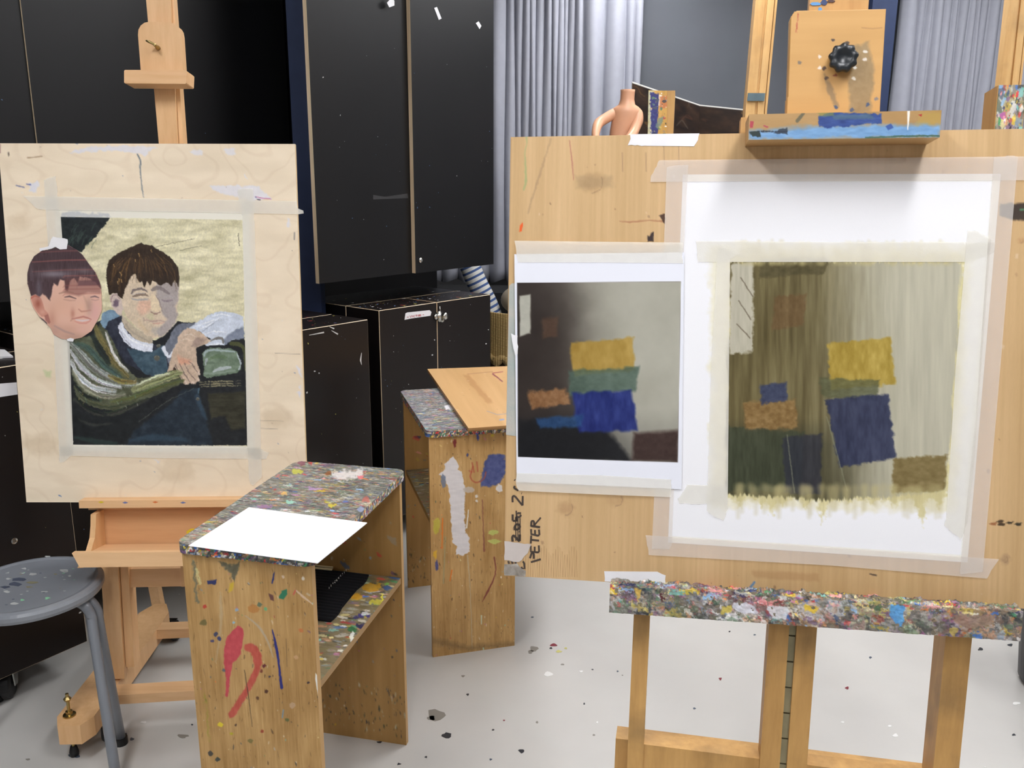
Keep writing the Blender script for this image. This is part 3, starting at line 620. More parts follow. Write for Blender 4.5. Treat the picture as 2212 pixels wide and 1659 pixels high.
# knots, stains, drips and marks that belong to the plywood
for (x,y,r,c) in ((1222,1098,15,(168,130,92)),(1330,1080,14,(180,145,104)),(2170,1208,7,(120,95,75)),(2205,520,5,(170,120,80)),(1280,395,22,(176,142,100))):
    cv.fill([(x+r*1.2*math.cos(t),y+r*math.sin(t)) for t in np.linspace(0,6.28,12)[:-1]],c,.45,14,6,8,3,10)
    cv.stroke([(x+r*math.cos(t),y+r*math.sin(t)) for t in np.linspace(-.6,1.6,8)],1.5,(120,92,70),.5,2,2)
cv.fill([(1240,380),(1320,380),(1326,405),(1246,408)],(150,128,96),.35,10,5,12,5,10)
cv.stroke([(1137,296),(1138,310),(1134,330),(1136,390),(1131,410)],[4,2,2,5,3],(130,170,110),.55,3,1,smooth=True)
cv.stroke([(1190,300),(1165,380),(1140,460)],[2,4,3],(140,115,90),.4,4,2)
cv.stroke([(1230,303),(1236,350),(1239,389)],[1.5,2.5,1],(160,80,80),.6,1.5,.6)
for a,b in ((1434,316),(1466,316),(1344,330),(1395,330)): cv.stroke([(a,b),(a+1,b+40)],1.6,(130,100,80),.5,2)
cv.fill([(1123,488),(1129,479),(1130,488),(1127,500),(1122,501)],(232,96,40),1,1.5,1)
cv.stroke([(1338,478),(1360,480),(1400,476),(1436,478)],[1,3,2,3],(150,85,60),.6,2,1)
cv.fill([(1398,522),(1399,508),(1403,512),(1406,503),(1412,500),(1412,522),(1404,521)],(45,35,38),.9,1.5,1.5)
cv.fill([(1424,466),(1436,461),(1437,485)],(70,48,38),.9,1.5,1.5)
cv.fill([(2160,440),(2290,436),(2290,478),(2190,476),(2160,466)],(52,44,40),.9,5,3); cv.stroke([(2205,453),(2230,451)],4,(90,150,110),.8,2,1)
for a,b,c in ((2142,1131,(150,95,60)),(2160,1133,(60,45,30)),(2178,1129,(45,40,30)),(2196,1132,(40,38,30)),(2158,1127,(60,45,30))): cv.fill([(a-6,b),(a,b-3),(a+12,b-3),(a+8,b+3),(a,b+3)],c,.9,1.5,2)
cv.stroke([(1622,1268),(1630,1258)],5,(90,130,170),.9,1.5,1.5)
cv.fill([(1624,1232),(1770,1240),(1770,1256),(1630,1248)],(168,128,84),.4,6,3); cv.stroke([(1880,1240),(1893,1243)],3,(50,40,40),.8,1.5,1)
for k in range(26): 
    x=1120+k*5.0; cv.stroke([(x,1190+10*math.sin(k)),(x+1,1246)],1.2,(150,112,70),.5,1.2)
cv.specks(70,.0008,.003,[(110,80,60),(150,115,85),(230,215,190)],1.5,1.5,seed=4,a=.6)
cv.stroke([(1103,300),(1096,700),(1090,1240)],3,(170,135,92),.5,2)
t=thing('drawing_board','large golden plywood board on the right easel, carrying two taped sheets','board',tuple(RB.px(1650,1285,0)))
board_r=grid_obj('plywood_panel',cv,m_pw,.018,RB.n,t,edge=(170,136,92))
# marker writing on the board, lower left corner
m_ink=mat('brown_black_marker_ink',(70,58,50),rough=.6)
bm=bmesh.new(); zz=lambda pts: [(1060+x/5.529,1000+y/5.529) for x,y in pts]
def wr(pts,w_=4,sm=False): ribbon(bm,RB,zz(pts),w_,.0007,smooth=sm)
wr([(480,1185),(598,1150)],4.0); wr([(468,1140),(490,1080),(512,1085),(515,1145)],4.5,True)      # P
wr([(480,1060),(600,1062)],0.1)
wr([(478,990),(480,1060),(560,1068),(578,1060)],4.2); wr([(525,1000),(525,1058)],4); wr([(574,985),(578,1062)],4)   # E
wr([(484,868),(478,962)],4.2); wr([(482,918),(578,928)],4)                                                  # T
wr([(482,790),(484,850),(560,868),(580,862)],4.2); wr([(528,800),(530,852)],4); wr([(576,795),(582,862)],4)       # E
wr([(480,752),(590,768)],4.5); wr([(482,760),(488,700),(515,700),(520,752)],4.2,True); wr([(520,745),(598,652)],3.6)   # R
wr([(262,940),(258,890),(278,870),(330,925),(345,930)],5,True); wr([(345,935),(348,855)],5)                     # 2
wr([(348,815),(340,812)],6)                                                                             # .
wr([(280,780),(300,740),(335,735),(348,765),(330,790),(295,795),(280,780)],4.5,True)                          # 0
wr([(262,690),(262,615)],4.5); wr([(262,690),(300,690),(305,650),(345,645),(362,620)],4.5,True); wr([(308,600),(312,700)],3.5); wr([(305,570),(305,600)],3); wr([(318,600),(362,600)],4)   # 5
for yy in (300,325,350): wr([(yy,930),(yy,660)],2.2)   # the strike-through lines over the first number
wr([(262,470),(262,405),(290,400),(340,460),(380,508)],4.2,True); wr([(380,508),(382,395)],4.2)                # 2
wr([(366,362),(372,364)],4.5); wr([(288,275),(282,300),(330,330)],4.2,True); wr([(284,200),(292,208)],4.2)         # . and hidden 0
wr([(385,1175),(400,1200),(405,1262),(372,1258),(368,1240)],4.2)                                            # remains below the stickers
for yy in (1180,1188,1196): wr([(200,yy+4),(310,yy)],.1)
for xx in (208,250,290): wr([(xx,1172),(xx+12,1204)],4)
obj('marker_writing',bm,m_ink,t)
m_tape=mat('masking_tape',(248,240,232),rough=.8,var=.03,vscale=60,alpha=.27,bump=.15,bscale=400)
m_tape_w=mat('masking_tape_pale',(252,249,240),rough=.8,var=.02,vscale=60,alpha=.36,bump=.15,bscale=400)
m_tape_o=mat('masking_tape_white',(238,237,240),rough=.65,var=.02,vscale=40)
m_tape_b=mat('blue_stained_tape',(196,190,180),rough=.7,vscale=14,col2=(150,172,172),alpha=.93,bump=.3,bscale=300)
def tear(pp,seed=0,st=7,amp=1.3):
    """jagged torn short ends, straight long sides"""
    rg=random.Random(seed); out=[]; n=len(pp)
    L=[math.hypot(pp[(i+1)%n][0]-pp[i][0],pp[(i+1)%n][1]-pp[i][1]) for i in range(n)]
    for i in range(n):
        a,b=pp[i],pp[(i+1)%n]; out.append(a)
        if L[i]<75:
            k=int(L[i]/st)
            for q in range(1,k): out.append((a[0]+(b[0]-a[0])*q/k+rg.uniform(-amp,amp),a[1]+(b[1]-a[1])*q/k+rg.uniform(-amp,amp)))
    return out
def tape(fr,pp,off,parent,m=m_tape,seed=0,nm='tape_strip',th=.0002):
    bm=bmesh.new(); pslab(bm,fr,tear(pp,seed),off,th); return obj(nm,bm,m,parent)
tape(RB,[(1361,290),(1511,288),(1508,302),(1499,316),(1400,315),(1356,314),(1362,300)],.0008,t,m_tape_o,1,'tape_scrap')
tape(RB,[(1305,1234),(1420,1235),(1438,1243),(1438,1263),(1306,1256)],.0008,t,m_tape_o,2,'tape_scrap')
tape(RB,[(1100,617),(1106,612),(1113,612),(1112,700),(1115,942),(1093,939)],.0008,t,m_tape_b,3,'tape_scrap')
tape(RB,[(1089.5,1169),(1110,1172),(1147,1176),(1140,1195),(1127,1210),(1121,1214),(1089.5,1210)],.0012,t,mat('sticker_paper',(206,196,190),rough=.7,var=.04,alpha=.93),4,'sticker')
tape(RB,[(1089.5,1219),(1117,1217),(1126,1228),(1136,1233),(1135,1245),(1089.5,1243)],.0012,t,mat('peeled_sticker',(200,192,184),rough=.7,vscale=50,col2=(120,112,102)),5,'sticker')

# --- the printed sheet (an abstract stand-in in the same tones)
t=thing('printed_sheet','white sheet with a dark abstract colour print, taped left on the big board','print',tuple(RB.px(1290,1050,.002)))
m_print=vmat('printed_paper',rough=.32,spec=.45)
cv=canvas(RB,[(1111,549),(1478,545),(1472,1057),(1116,1041)],.0036,1.4,(234,236,246))
I=[(1117,611),(1471,608),(1464,999),(1119,987)]
cv.fill(I,(66,58,52),1,1.2)
def inside(cv,poly): return np.clip(.5-cv._sd(poly,cv.X,cv.Y)/1.5,0,1)[...,None]
msk=inside(cv,I); keep=cv.C.copy()
X,Y=cv.X,cv.Y
f=1/(1+np.exp(-(X-1250-(Y-650)*.12+22*(fbm(X/40,Y/40,3)-.5))/28)); dk=np.clip((Y-880)/90,0,1)
colr=np.array([46,38,34])[None,None]*(1-f[...,None])+np.array([172,170,156])[None,None]*f[...,None]
colr=colr+((fbm(X/60,Y/60,5)-.5)*26)[...,None]
colr=colr*(1-dk[...,None]*np.clip(1.25-f,0.15,1)[...,None])+np.array([20,19,22])*(dk[...,None]*np.clip(1.25-f,0.15,1)[...,None])
cv.C=keep*(1-msk)+colr*msk
cv.fill([(1119,905),(1300,915),(1330,950),(1370,998),(1119,988)],(15,16,20),.9,12,6,20,3,8)
cv.fill([(1368,935),(1466,930),(1464,999),(1366,995)],(52,34,30),.9,10,3,20,4,10)
# loose abstract blocks of the same paints
cv.fill([(1232,742),(1366,728),(1372,800),(1240,812)],(168,136,60),.92,6,5,14,11,22,(14,30))
cv.fill([(1226,800),(1380,792),(1374,846),(1230,856)],(74,96,84),.8,6,5,14,12,18,(14,10))
cv.fill([(1236,850),(1366,842),(1378,930),(1250,934)],(26,40,110),.92,7,5,18,13,26,(10,30))
cv.fill([(1140,846),(1220,838),(1232,872),(1150,884)],(150,106,66),.8,6,6,10,14,26,(8,8))
cv.fill([(1160,902),(1260,896),(1256,922),(1166,926)],(36,74,120),.8,7,5,14,15,20)
cv.fill([(1122,640),(1146,636),(1146,720),(1122,726)],(196,196,182),.85,4,2,20,16,10)
cv.fill([(1170,690),(1206,684),(1204,726),(1172,732)],(86,62,46),.7,6,4,12,17,12)
msk=inside(cv,I); cv.C=keep*(1-msk)+cv.C*msk
sheet=grid_obj('sheet',cv,m_print,.0004,RB.n,t)
tape(RB,[(1111,520),(1475,524),(1474,546),(1476,569),(1300,567),(1119,567),(1115,540)],.0044,t,m_tape_w,6)
tape(RB,[(1116,1022),(1300,1027),(1450,1036),(1450,1074),(1290,1068),(1121,1060),(1115,1046)],.0044,t,m_tape_w,7)
tape(RB,[(1104,720),(1118,725),(1118,765),(1113,768)],.0044,t,m_tape_o,8)
# --- the painting on white paper (abstract stand-in in the same paints)
t=thing('painting_on_paper','unfinished olive, ochre and blue abstract painting on large white paper, right easel','painting',tuple(RB.px(1765,1190,.002)))
cv=canvas(RB,[(1475,377),(2162,375.5),(2090,1215),(1443,1172)],.0012,1.6,(241,241,245))
cv.drift(2,.3,.3,1,2)
# cream tape-tinted border where paint ran out
cv.fill([(1530,532),(2100,530),(2062,1108),(1540,1092)],(232,226,200),.75,16,14,18,2,6)
cv.fill([(1478,378),(2160,378),(2158,392),(1478,392)],(236,232,222),.6,2); cv.fill([(1447,1158),(2094,1200),(2090,1215),(1443,1172)],(236,232,218),.6,2)
cv.fill([(2144,378),(2162,376),(2090,1215),(2074,1213)],(236,234,224),.6,3)
pts=[(1575,556)]+[(1575+i*24+0,545+14*((i*7)%5)/4.) for i in range(1,21)]+[(2086,556),(2070,800),(2046,1062)]+[(2040-i*12,1075+(26 if i%4==1 else (60 if i%9==4 else 6))*(.5+.5*((i*5)%7)/6)) for i in range(0,39)]+[(1568,1072),(1570,800)]
cv.fill(pts,(214,204,150),.85,8,10,7,21,14,(3,30))
MA=[(1576,566),(2078,566),(2062,820),(2042,1060),(1940,1072),(1760,1080),(1568,1066),(1572,800)]
X,Y=cv.X,cv.Y; al=np.clip(.5-cv._sd(MA,X+16*(fbm(X/5,Y/30,5)-.5),Y+20*(fbm(X/4,Y/24,6)-.5))/5,0,1)[...,None]
f=1/(1+np.exp(-(X-1830+40*(fbm(X/30,Y/80,2)-.5))/34)); low=np.clip((Y-900)/60,0,1)*(1-f)
colr=np.array([100,90,56])*(1-f[...,None])+np.array([184,180,160])*f[...,None]
colr=colr+((fbm(X/9,Y/120,7,4)-.5)*64*(1-.55*f))[...,None]*np.array([1,1,.9])
colr=colr*(1-low[...,None]*.6)+np.array([42,44,30])*low[...,None]*.6
cv.C=cv.C*(1-al)+colr*al
def blk(p,c,a=.9,tx=24,ts=(8,26),sd=1): cv.fill(p,c,a,5,5,9,sd,tx,ts)
blk([(1580,572),(1628,562),(1626,760),(1574,766)],(196,192,176),.85,14,(5,40),31)
blk([(1640,560),(1790,556),(1780,590),(1640,600)],(66,60,34),.6,20,(12,8),32)
blk([(1672,640),(1742,634),(1736,704),(1668,712)],(104,76,44),.6,16,(7,10),33)
blk([(1786,742),(1924,730),(1934,830),(1794,842)],(168,142,56),.9,26,(8,22),34)
blk([(1770,816),(1900,822),(1896,866),(1776,858)],(84,88,60),.75,18,(14,6),35)
blk([(1784,862),(1918,852),(1936,990),(1812,1010)],(40,46,76),.88,18,(8,26),36)
blk([(1604,870),(1718,862),(1724,922),(1610,934)],(134,104,60),.85,30,(9,7),37)
blk([(1640,832),(1698,826),(1700,866),(1646,872)],(44,54,92),.8,16,(6,6),38)
blk([(1572,922),(1736,934),(1730,1062),(1570,1060)],(58,64,46),.85,16,(6,34),39)
blk([(1690,944),(1776,938),(1772,1068),(1696,1066)],(36,38,54),.7,14,(6,34),40)
blk([(1930,990),(2046,984),(2040,1060),(1928,1064)],(116,98,54),.85,18,(12,7),41)
for k,(a,b,c,d) in enumerate(((1700,940,1716,1064),(1786,900,1830,1060),(1600,600,1626,640),(1596,650,1622,690),(1592,700,1620,730))): cv.stroke([(a,b),(c,d)],[2,3,2],(130,132,108) if k<2 else (70,56,40),.7,2,1)
rg=random.Random(9)
for k in range(60):
    x=rg.uniform(1590,2030); cv.stroke([(x,1058+rg.uniform(-8,4)),(x+rg.uniform(-3,3),1078+rg.uniform(0,40))],[16,6],(190,178,128),.3,10)
    x=rg.uniform(1600,2060); cv.stroke([(x,566),(x+rg.uniform(-2,2),545-rg.uniform(0,26))],[14,4],(190,178,126),.3,9)
grid_obj('sheet',cv,vmat('painted_paper',rough=.55,bump=.05,bscale=900,grain=.02,spec=.3),.0006,RB.n,t)
for i,(pp,o_,mm) in enumerate(([[(1424,346),(2290,337),(2290,389),(1800,391),(1405,393),(1406,380),(1412,372)],.0022,m_tape],
    [[(1440,361),(1458,357),(1487,356),(1472,640),(1451,1178),(1446,1187),(1408,1186),(1425,800)],.0027,m_tape],
    [[(1394,1156),(1700,1176),(2158,1208),(2146,1226),(2132,1250),(1800,1222),(1401,1199)],.0022,m_tape],
    [[(2147,341),(2160,338),(2190,336),(2199,339),(2152,900),(2123,1236),(2076,1241),(2073,1238),(2108,900)],.0028,m_tape],
    [[(1503,521),(1800,523),(2084,523),(2150,524),(2147,545),(2096,566),(1508,566),(1506,545)],.0022,m_tape_w],
    [[(1550,537),(1562,531),(1600,548),(1577,560),(1572,1098),(1563,1125),(1545,1118),(1527,1103),(1536,800)],.0028,m_tape_w],
    [[(1484,1047),(1570,1050),(1572,1090),(1530,1089),(1467,1088),(1464,1078),(1476,1062)],.0022,m_tape_w],
    [[(2090,498),(2112,500),(2143,518),(2140,525),(2104,1000),(2090,1130),(2075,1166),(2040,1136),(2044,1120),(2064,800)],.0028,m_tape_w])):
    tape(RB,pp,o_,t,mm,20+i)
# --- the easel itself
m_ez=wood('worn_easel_wood',(204,160,98),(172,130,74),'z',rough=.45,dirt=.45)
m_ezl=wood('easel_wood_clean',(216,172,110),(196,148,88),'z',rough=.42,dirt=.2)
te=thing('studio_easel','paint-covered wooden studio easel holding the big plywood board on the right','easel',(.5,1.45,0))
def A(x,y,o=0): return RB.ab(x,y,o)
b_floor=lambda o: (0-RB.p0[2]-RB.n[2]*o)/RB.up[2]
aL0,aL1=A(1369,1330,-.022)[0],A(1404,1330,-.022)[0]
aR0,aR1=A(2050,1400,.0)[0],A(2108,1400,.0)[0]
aM=[A(1658,1400,-.022)[0],A(1702,1400,-.022)[0],A(1718,1400,-.022)[0],A(1762,1400,-.022)[0]]
bF=b_floor(-.04); bTL=A(1420,196,-.022)[1]; bTR=A(2180,184,-.022)[1]
bm=bmesh.new(); lbox(bm,RB,aL0,aL1,bF+.05,bTL,-.065,-.022); obj('side_post',bm,m_ez,te,bevel=.002)
bm=bmesh.new(); lbox(bm,RB,aR0,aR1,bF+.05,bTR,-.085,-.022); 
obj('side_post',bm,m_ez,te,bevel=.002)
bm=bmesh.new(); lbox(bm,RB,aM[0],aM[1],bF+.05,A(1800,-60,-.022)[1],-.06,-.022); obj('mast_rail',bm,m_ez,te,bevel=.002)
bm=bmesh.new(); lbox(bm,RB,aM[2],aM[3],bF+.05,A(1800,-60,-.022)[1],-.06,-.022); obj('mast_rail',bm,m_ez,te,bevel=.002)
bm=bmesh.new(); b=bF+.1
while b<.3:
    lbox(bm,RB,aM[1]-.001,aM[2]+.001,b,b+.047,-.05,-.030); b+=.05
obj('ratchet_strip',bm,mat('dark_ratchet_metal',(150,142,112),rough=.45,metal=.5,var=.2),te,bevel=.002)
bm=bmesh.new(); lbox(bm,RB,A(1748,10,-.004)[0],A(1876,10,-.004)[0],A(1800,262,-.004)[1],A(1800,-420,-.004)[1],-.0215,-.003); obj('mast_board',bm,m_ezl,te,bevel=.002)
# painted heads of the two side posts
def splat_canvas(P,base,n1,n2,seed,r=(.0008,.005),asp=2.,ang=0,drift=30,big=0,br=(.006,.02)):
    cv=Canvas(P,base); cv.drift(drift,.012,.006,seed,4); 
    if big: cv.specks(big,br[0],br[1],SPLAT,asp,ang,seed=seed+1,a=.75,power=1.5,wob=.7)
    cv.specks(n1,r[0],r[1],SPLAT,asp,ang,seed=seed+2,a=.9)
    cv.specks(n2,r[0],r[1]*.8,BRIGHT,asp,ang,seed=seed+3,a=.95)
    return cv
m_spl=vmat('thick_dried_paint',rough=.38,bump=.35,bscale=420,grain=.08,spec=.5)
o_=-.0205
cv=Canvas(bil(quad(RB,[(1401,195),(1441,196),(1440,300),(1399,300)],o_),60,150),(196,150,70))
cv.drift(20,.01,.03,3); cv.fill([(1398,195),(1412,195),(1412,300),(1398,300)],(190,196,170),.8,5,3,6,2,30); cv.fill([(1405,200),(1424,202),(1420,300),(1406,300)],(40,42,110),1,2,3,4,3,14,(3,3))
cv.fill([(1424,204),(1430,206),(1428,230),(1422,228)],(235,232,225),.9,2,2); cv.fill([(1425,210),(1442,206),(1442,232),(1424,236)],(190,112,60),.9,3,2); cv.fill([(1422,255),(1434,250),(1426,280),(1416,275)],(110,130,120),.8,3,2); cv.specks(60,.0006,.0025,SPLAT,1,0,seed=5)
grid_obj('painted_head',cv,m_spl,.0016,RB.n,te)
cv=splat_canvas(bil([RB.w(aR0+.001,bTR,o_),RB.w(aR1-.001,bTR,o_),RB.w(aR1-.001,bTR-.13,o_),RB.w(aR0+.001,bTR-.13,o_)],60,140),(176,166,130),240,60,51,asp=2,ang=1.57)
grid_obj('painted_head',cv,m_spl,.0016,RB.n,te)
# crossbars
bC=A(1400,1609,-.026)[1]
bm=bmesh.new(); lbox(bm,RB,A(1328,1640,-.066)[0],aR1+.02,bC-.09,bC-.018,-.115,-.0665); cb=obj('crossbar',bm,m_ez,te,bevel=.002)
bm=bmesh.new(); lbox(bm,RB,aL1,aM[0],bC-.085,bC,-.066,-.026); obj('crossbar',bm,m_ez,te,bevel=.002)
bm=bmesh.new(); lbox(bm,RB,aM[3],aR0,bC-.085,bC,-.066,-.026); obj('crossbar',bm,m_ez,te,bevel=.002)
for x in (aL0-.01,aR0-.01):
    bm=bmesh.new(); q=RB.w(x,bF,-.04); box(bm,q[0],q[0]+.06,q[1]-.3,q[1]+.45,.0,.07); obj('foot',bm,m_ez,te,bevel=.004)
# lower ledge, caked with paint
def ledge(nm,fr,c_top_front,length_px,o_front,o_back,hgt,seed,parent,cvf,nlen,lump):
    pass
p00=RB.px(1318,1264,.034); p01=RB.px(2211,1321,.034)
ld=(p01-p00); LL=np.linalg.norm(ld); ld/=LL; upv=RB.up; fn=RB.n
hgt=.052; nu=640; rows=[]
nf,nt=44,26
for j in range(nf): rows.append(p00[None]+ld[None]*np.linspace(0,LL,nu)[:,None]-upv*hgt*(1-j/(nf-1)))
for j in range(1,nt): rows.append(p00[None]+ld[None]*np.linspace(0,LL,nu)[:,None]-fn*.0325*(j/(nt-1)))
P=np.array(rows)[::-1]
cv=Canvas(P,(112,104,92)); vv=np.zeros(P.shape[:2]); cv.lv=hgt+.0325; cv.A,cv.B=np.meshgrid(np.linspace(0,LL,nu),np.linspace(0,cv.lv,P.shape[0]))
cv.drift(46,.02,.012,8,5,(1,.95,.9))
cv.specks(150,.006,.020,SPLAT+[(190,190,196),(110,120,120),(160,136,100),(70,90,70),(96,88,80)],1.5,.4,seed=61,a=.75,power=1.2,wob=.9,area=(0,1,.4,1))
cv.specks(520,.001,.007,SPLAT+[(110,104,96),(86,84,84),(134,122,104),(150,146,140)]*2,2.0,.7,seed=62,a=.7,wob=.9)
cv.specks(240,.0008,.0045,BRIGHT+[(210,206,190),(60,90,70),(220,210,150)],2.4,0,seed=63,a=.9,area=(0,1,.0,.52),wob=.8)
cv.specks(36,.001,.004,BRIGHT,1.6,.6,seed=64,a=.85,area=(0,1,.5,1),wob=.8); cv.C+=((fbm(cv.A/.006,cv.B/.003,77,4)-.5)*60)[...,None]
for pp,c in (([(1585,1300),(1625,1303),(1640,1325),(1600,1325),(1583,1315)],(214,214,224)),([(1655,1308),(1705,1312),(1700,1338),(1668,1336)],(210,212,216)),([(1925,1305),(1955,1308),(1950,1355),(1940,1355),(1920,1325)],(90,160,220)),([(1735,1305),(1770,1312),(1760,1325),(1740,1320)],(225,190,60)),([(1560,1312),(1583,1306),(1578,1325),(1556,1326)],(200,180,80)),([(1425,1280),(1440,1282),(1436,1300),(1428,1300)],(80,30,34)),([(2070,1325),(2150,1330),(2140,1350),(2090,1358),(2060,1340)],(150,126,110)),([(1370,1270),(1388,1272),(1380,1300)],(215,176,80))):
    cv.fill(pp,c,.9,2,4,7,2,20)
lump=(fbm(cv.A/.012,cv.B/.010,70,4)-.5)*.008+(fbm(cv.A/.004,cv.B/.003,71,3)-.5)*.004
topmask=np.zeros(P.shape[0]); topmask[:nt]=1; lump=lump*(0.55+1.2*topmask[:,None])
nn=np.zeros(P.shape); 
for j in range(P.shape[0]):
    f=1. if j<nt-1 else 0.
    nn[j]=upv*f+fn*(1-f)
nn[nt-2]=nn[nt-1]=nn[nt]=(upv+fn)/1.414
cv.P=P+nn*lump[...,None]
led=grid_obj('lower_ledge',cv,m_spl,.0,(0,0,0),te)
bm=bmesh.new(); q=[p00,p00+ld*LL]; 
hexa(bm,[q[0]-upv*hgt-fn*.001,q[1]-upv*hgt-fn*.001,q[1]-upv*.002-fn*.001,q[0]-upv*.002-fn*.001],[q[0]-upv*hgt-fn*.0325,q[1]-upv*hgt-fn*.0325,q[1]-upv*.002-fn*.0325,q[0]-upv*.002-fn*.0325])
hexa(bm,[q[0]-upv*hgt-fn*.033,q[1]-upv*hgt-fn*.033,q[1]-upv*.018-fn*.033,q[0]-upv*.018-fn*.033],[q[0]-upv*hgt-fn*.055,q[1]-upv*hgt-fn*.055,q[1]-upv*.018-fn*.055,q[0]-upv*.018-fn*.055])
obj('ledge_core',bm,mat('paint_dark_core',(92,84,72),rough=.6,var=.4,vscale=80,col2=(150,140,120)),te)
# upper clamp bar + block + knob
tc_=[(1618,247),(2034,238),(2030,297),(1617,302)]
cv=canvas(RB,tc_,.075,1.1,(172,136,86)); cv.drift(12,.05,.01,3)
cv.fill([(1617,283),(1700,277),(1800,270),(2032,268),(2030,297),(1617,302)],(112,158,206),.95,12,6,14,2,18,(20,6))
cv.fill([(1768,250),(1800,243),(1906,246),(1904,266),(1840,272),(1790,276),(1768,272)],(36,66,136),.95,3,4,8,3,26,(20,5)); cv.fill([(1795,248),(1880,247),(1890,256),(1800,258)],(84,112,120),.6,4,3)
cv.fill([(1765,243),(1800,241),(1800,250),(1770,252)],(120,130,60),.6,4,3)
cv.fill([(1619,284),(1640,284),(1644,296),(1626,296)],(24,40,36),.95,2,3); cv.stroke([(1640,284),(1700,284)],[4,2],(30,38,50),.9,2,1.5,dry=.3); cv.fill([(1672,288),(1682,280),(1700,276),(1702,290)],(26,34,46),.8,2,3)
cv.stroke([(1722,262),(1735,245)],7,(84,84,66),.8,2,1); cv.stroke([(1963,240),(1961,280)],[6,2],(236,232,225),.95,1.2,.6)
cv.fill([(1990,242),(2034,240),(2032,268),(1980,270)],(176,146,70),.7,8,4); cv.fill([(1984,248),(1992,246),(1990,252)],(170,40,40),1,1.2,.5)
cv.fill([(1620,262),(1628,262),(1626,276),(1620,276)],(170,50,70),.9,1.5,1.5); cv.stroke([(1650,272),(1658,274)],3,(170,60,80),.9,1.5,1); cv.stroke([(1870,298),(1960,294),(2028,293)],4,(50,84,60),.8,2,1.5)
cv.fill([(1912,272),(1924,266),(1930,276),(1918,282)],(50,80,150),.9,1.5,1.5)
bar=grid_obj('clamp_bar',cv,vmat('smeared_paint',rough=.42,bump=.1,bscale=300,spec=.45),.078,RB.n,te,edge=(190,150,96))
BQ=[(1716,24),(1727,22),(1914,18),(1900,243),(1700,246),(1708,36)]
cvb=canvas(RB,[(1708,22),(1914,18),(1900,246),(1700,249)],.0352,1.6,(206,160,98)); cvb.drift(8,.2,.02,5)
cvb.fill([(1848,100),(1876,90),(1888,150),(1880,245),(1836,245),(1832,170)],(140,122,92),.7,8,5,12,2,14); cvb.fill([(1780,160),(1800,190),(1812,230),(1806,236),(1788,200)],(130,112,88),.6,5,3)
for x,y,c in ((1805,232,(60,80,120)),(1874,226,(60,80,120)),(1840,238,(70,84,120)),(1893,214,(120,120,130)),(1830,92,(60,50,50)),(1828,100,(50,45,45)),(1800,86,(60,50,50)),(1780,148,(80,60,55)),(1786,168,(90,70,60)),(1804,163,(150,80,60)),(1771,122,(236,228,220)),(1770,147,(236,228,220)),(1845,121,(236,232,225)),(1846,146,(240,240,236)),(1870,112,(236,232,225)),(1868,128,(236,228,220)),(1845,170,(232,226,215)),(1727,134,(120,110,100))):
    cvb.fill([(x+random.Random(x+k).uniform(3,7)*math.cos(k),y+random.Random(y+k).uniform(2,6)*math.sin(k)) for k in range(6)],c,.85,1.5,1.5)
cvb.stroke([(1724,30),(1720,70)],2.5,(160,40,40),.8,1.5,1,dry=.3); cvb.stroke([(1862,60),(1885,62),(1905,60)],2,(150,110,70),.5,2)
mk=cvb._sd(BQ,cvb.X,cvb.Y)<0
blk_=grid_obj('clamp_block',cvb,vmat('smeared_wood',rough=.45,bump=.05,bscale=300,spec=.4),.034,RB.n,te,mask=mk)
bm=bmesh.new(); kc=RB.px(1818,130,.036)
lathe(bm,[(.0005,0),(.009,0),(.009,.006),(.019,.008),(.0215,.012),(.0215,.018),(.019,.021),(.011,.022),(.009,.019),(.0005,.0185)],kc,72,axis=Vector(tuple(RB.n)),rf=lambda f,r:1+(.07*math.cos(2*math.pi*f*9) if r>.015 else 0))
obj('clamp_knob',bm,mat('black_bakelite',(34,38,42),rough=.35,var=.2),te,smooth=True)
bm=bmesh.new(); qd=A(1618,276,.0); lbox(bm,RB,A(1600,270,-.02)[0],A(1640,270,-.02)[0],A(1618,294,0)[1],A(1618,249,0)[1],-.06,-.0195); obj('clamp_end',bm,m_ezl,te,bevel=.002)
for (x,y,sx,sy,c) in ((1762,8,18,5,(90,150,210)),(1780,5,10,8,(40,60,110)),(1772,20,6,6,(90,150,210)),(1795,2,10,5,(70,40,40))):
    bm=bmesh.new(); pslab(bm,RB,[(x+sx*math.cos(k)*random.Random(k+x).uniform(.6,1),y+sy*math.sin(k)*random.Random(k+y).uniform(.6,1)) for k in range(6)],-.0015,.001); obj('paint_blot',bm,mat('blot_%d'%x,c,rough=.4),te)

# ================================================================ LEFT EASEL AND BOARD
LB=Frame([-.8,2.27,1.2],-3,6)
m_be=wood('beech_easel_wood',(236,196,150),(220,174,126),'x',rough=.42)
m_bev=wood('beech_easel_wood_upright',(232,190,142),(214,168,118),'z',rough=.42)
cv=canvas(LB,[(-4,309.5),(637,311),(664,1086),(57,1085)],0,1.8,(240,223,197))
cv.C+=((fbm(cv.A/.10+2*fbm(cv.A/.2,cv.B/.1,9),cv.B/.03,5,3)-.5)*16)[...,None]*np.array([1,1.05,1.15]); 
w_=np.sin((fbm(cv.A/.22,cv.B/.16,12,3))*44+cv.B/.03); cv.C+=(np.clip(w_-.75,0,1)*-26)[...,None]*np.array([.8,1,1.1])
cv.drift(8,.15,.15,3,4)
def wh(p,a=.9,sd=1,c=(228,226,232)): cv.fill(p,c,a,3,5,9,sd,6)
wh([(150,328),(190,318),(260,316),(318,314),(340,318),(322,326),(312,338),(300,332),(262,327),(215,326),(160,331)],.85,2); wh([(408,328),(420,322),(440,326),(436,334),(418,334)],.8,3); wh([(482,324),(508,320),(508,334),(484,333)],.8,4)
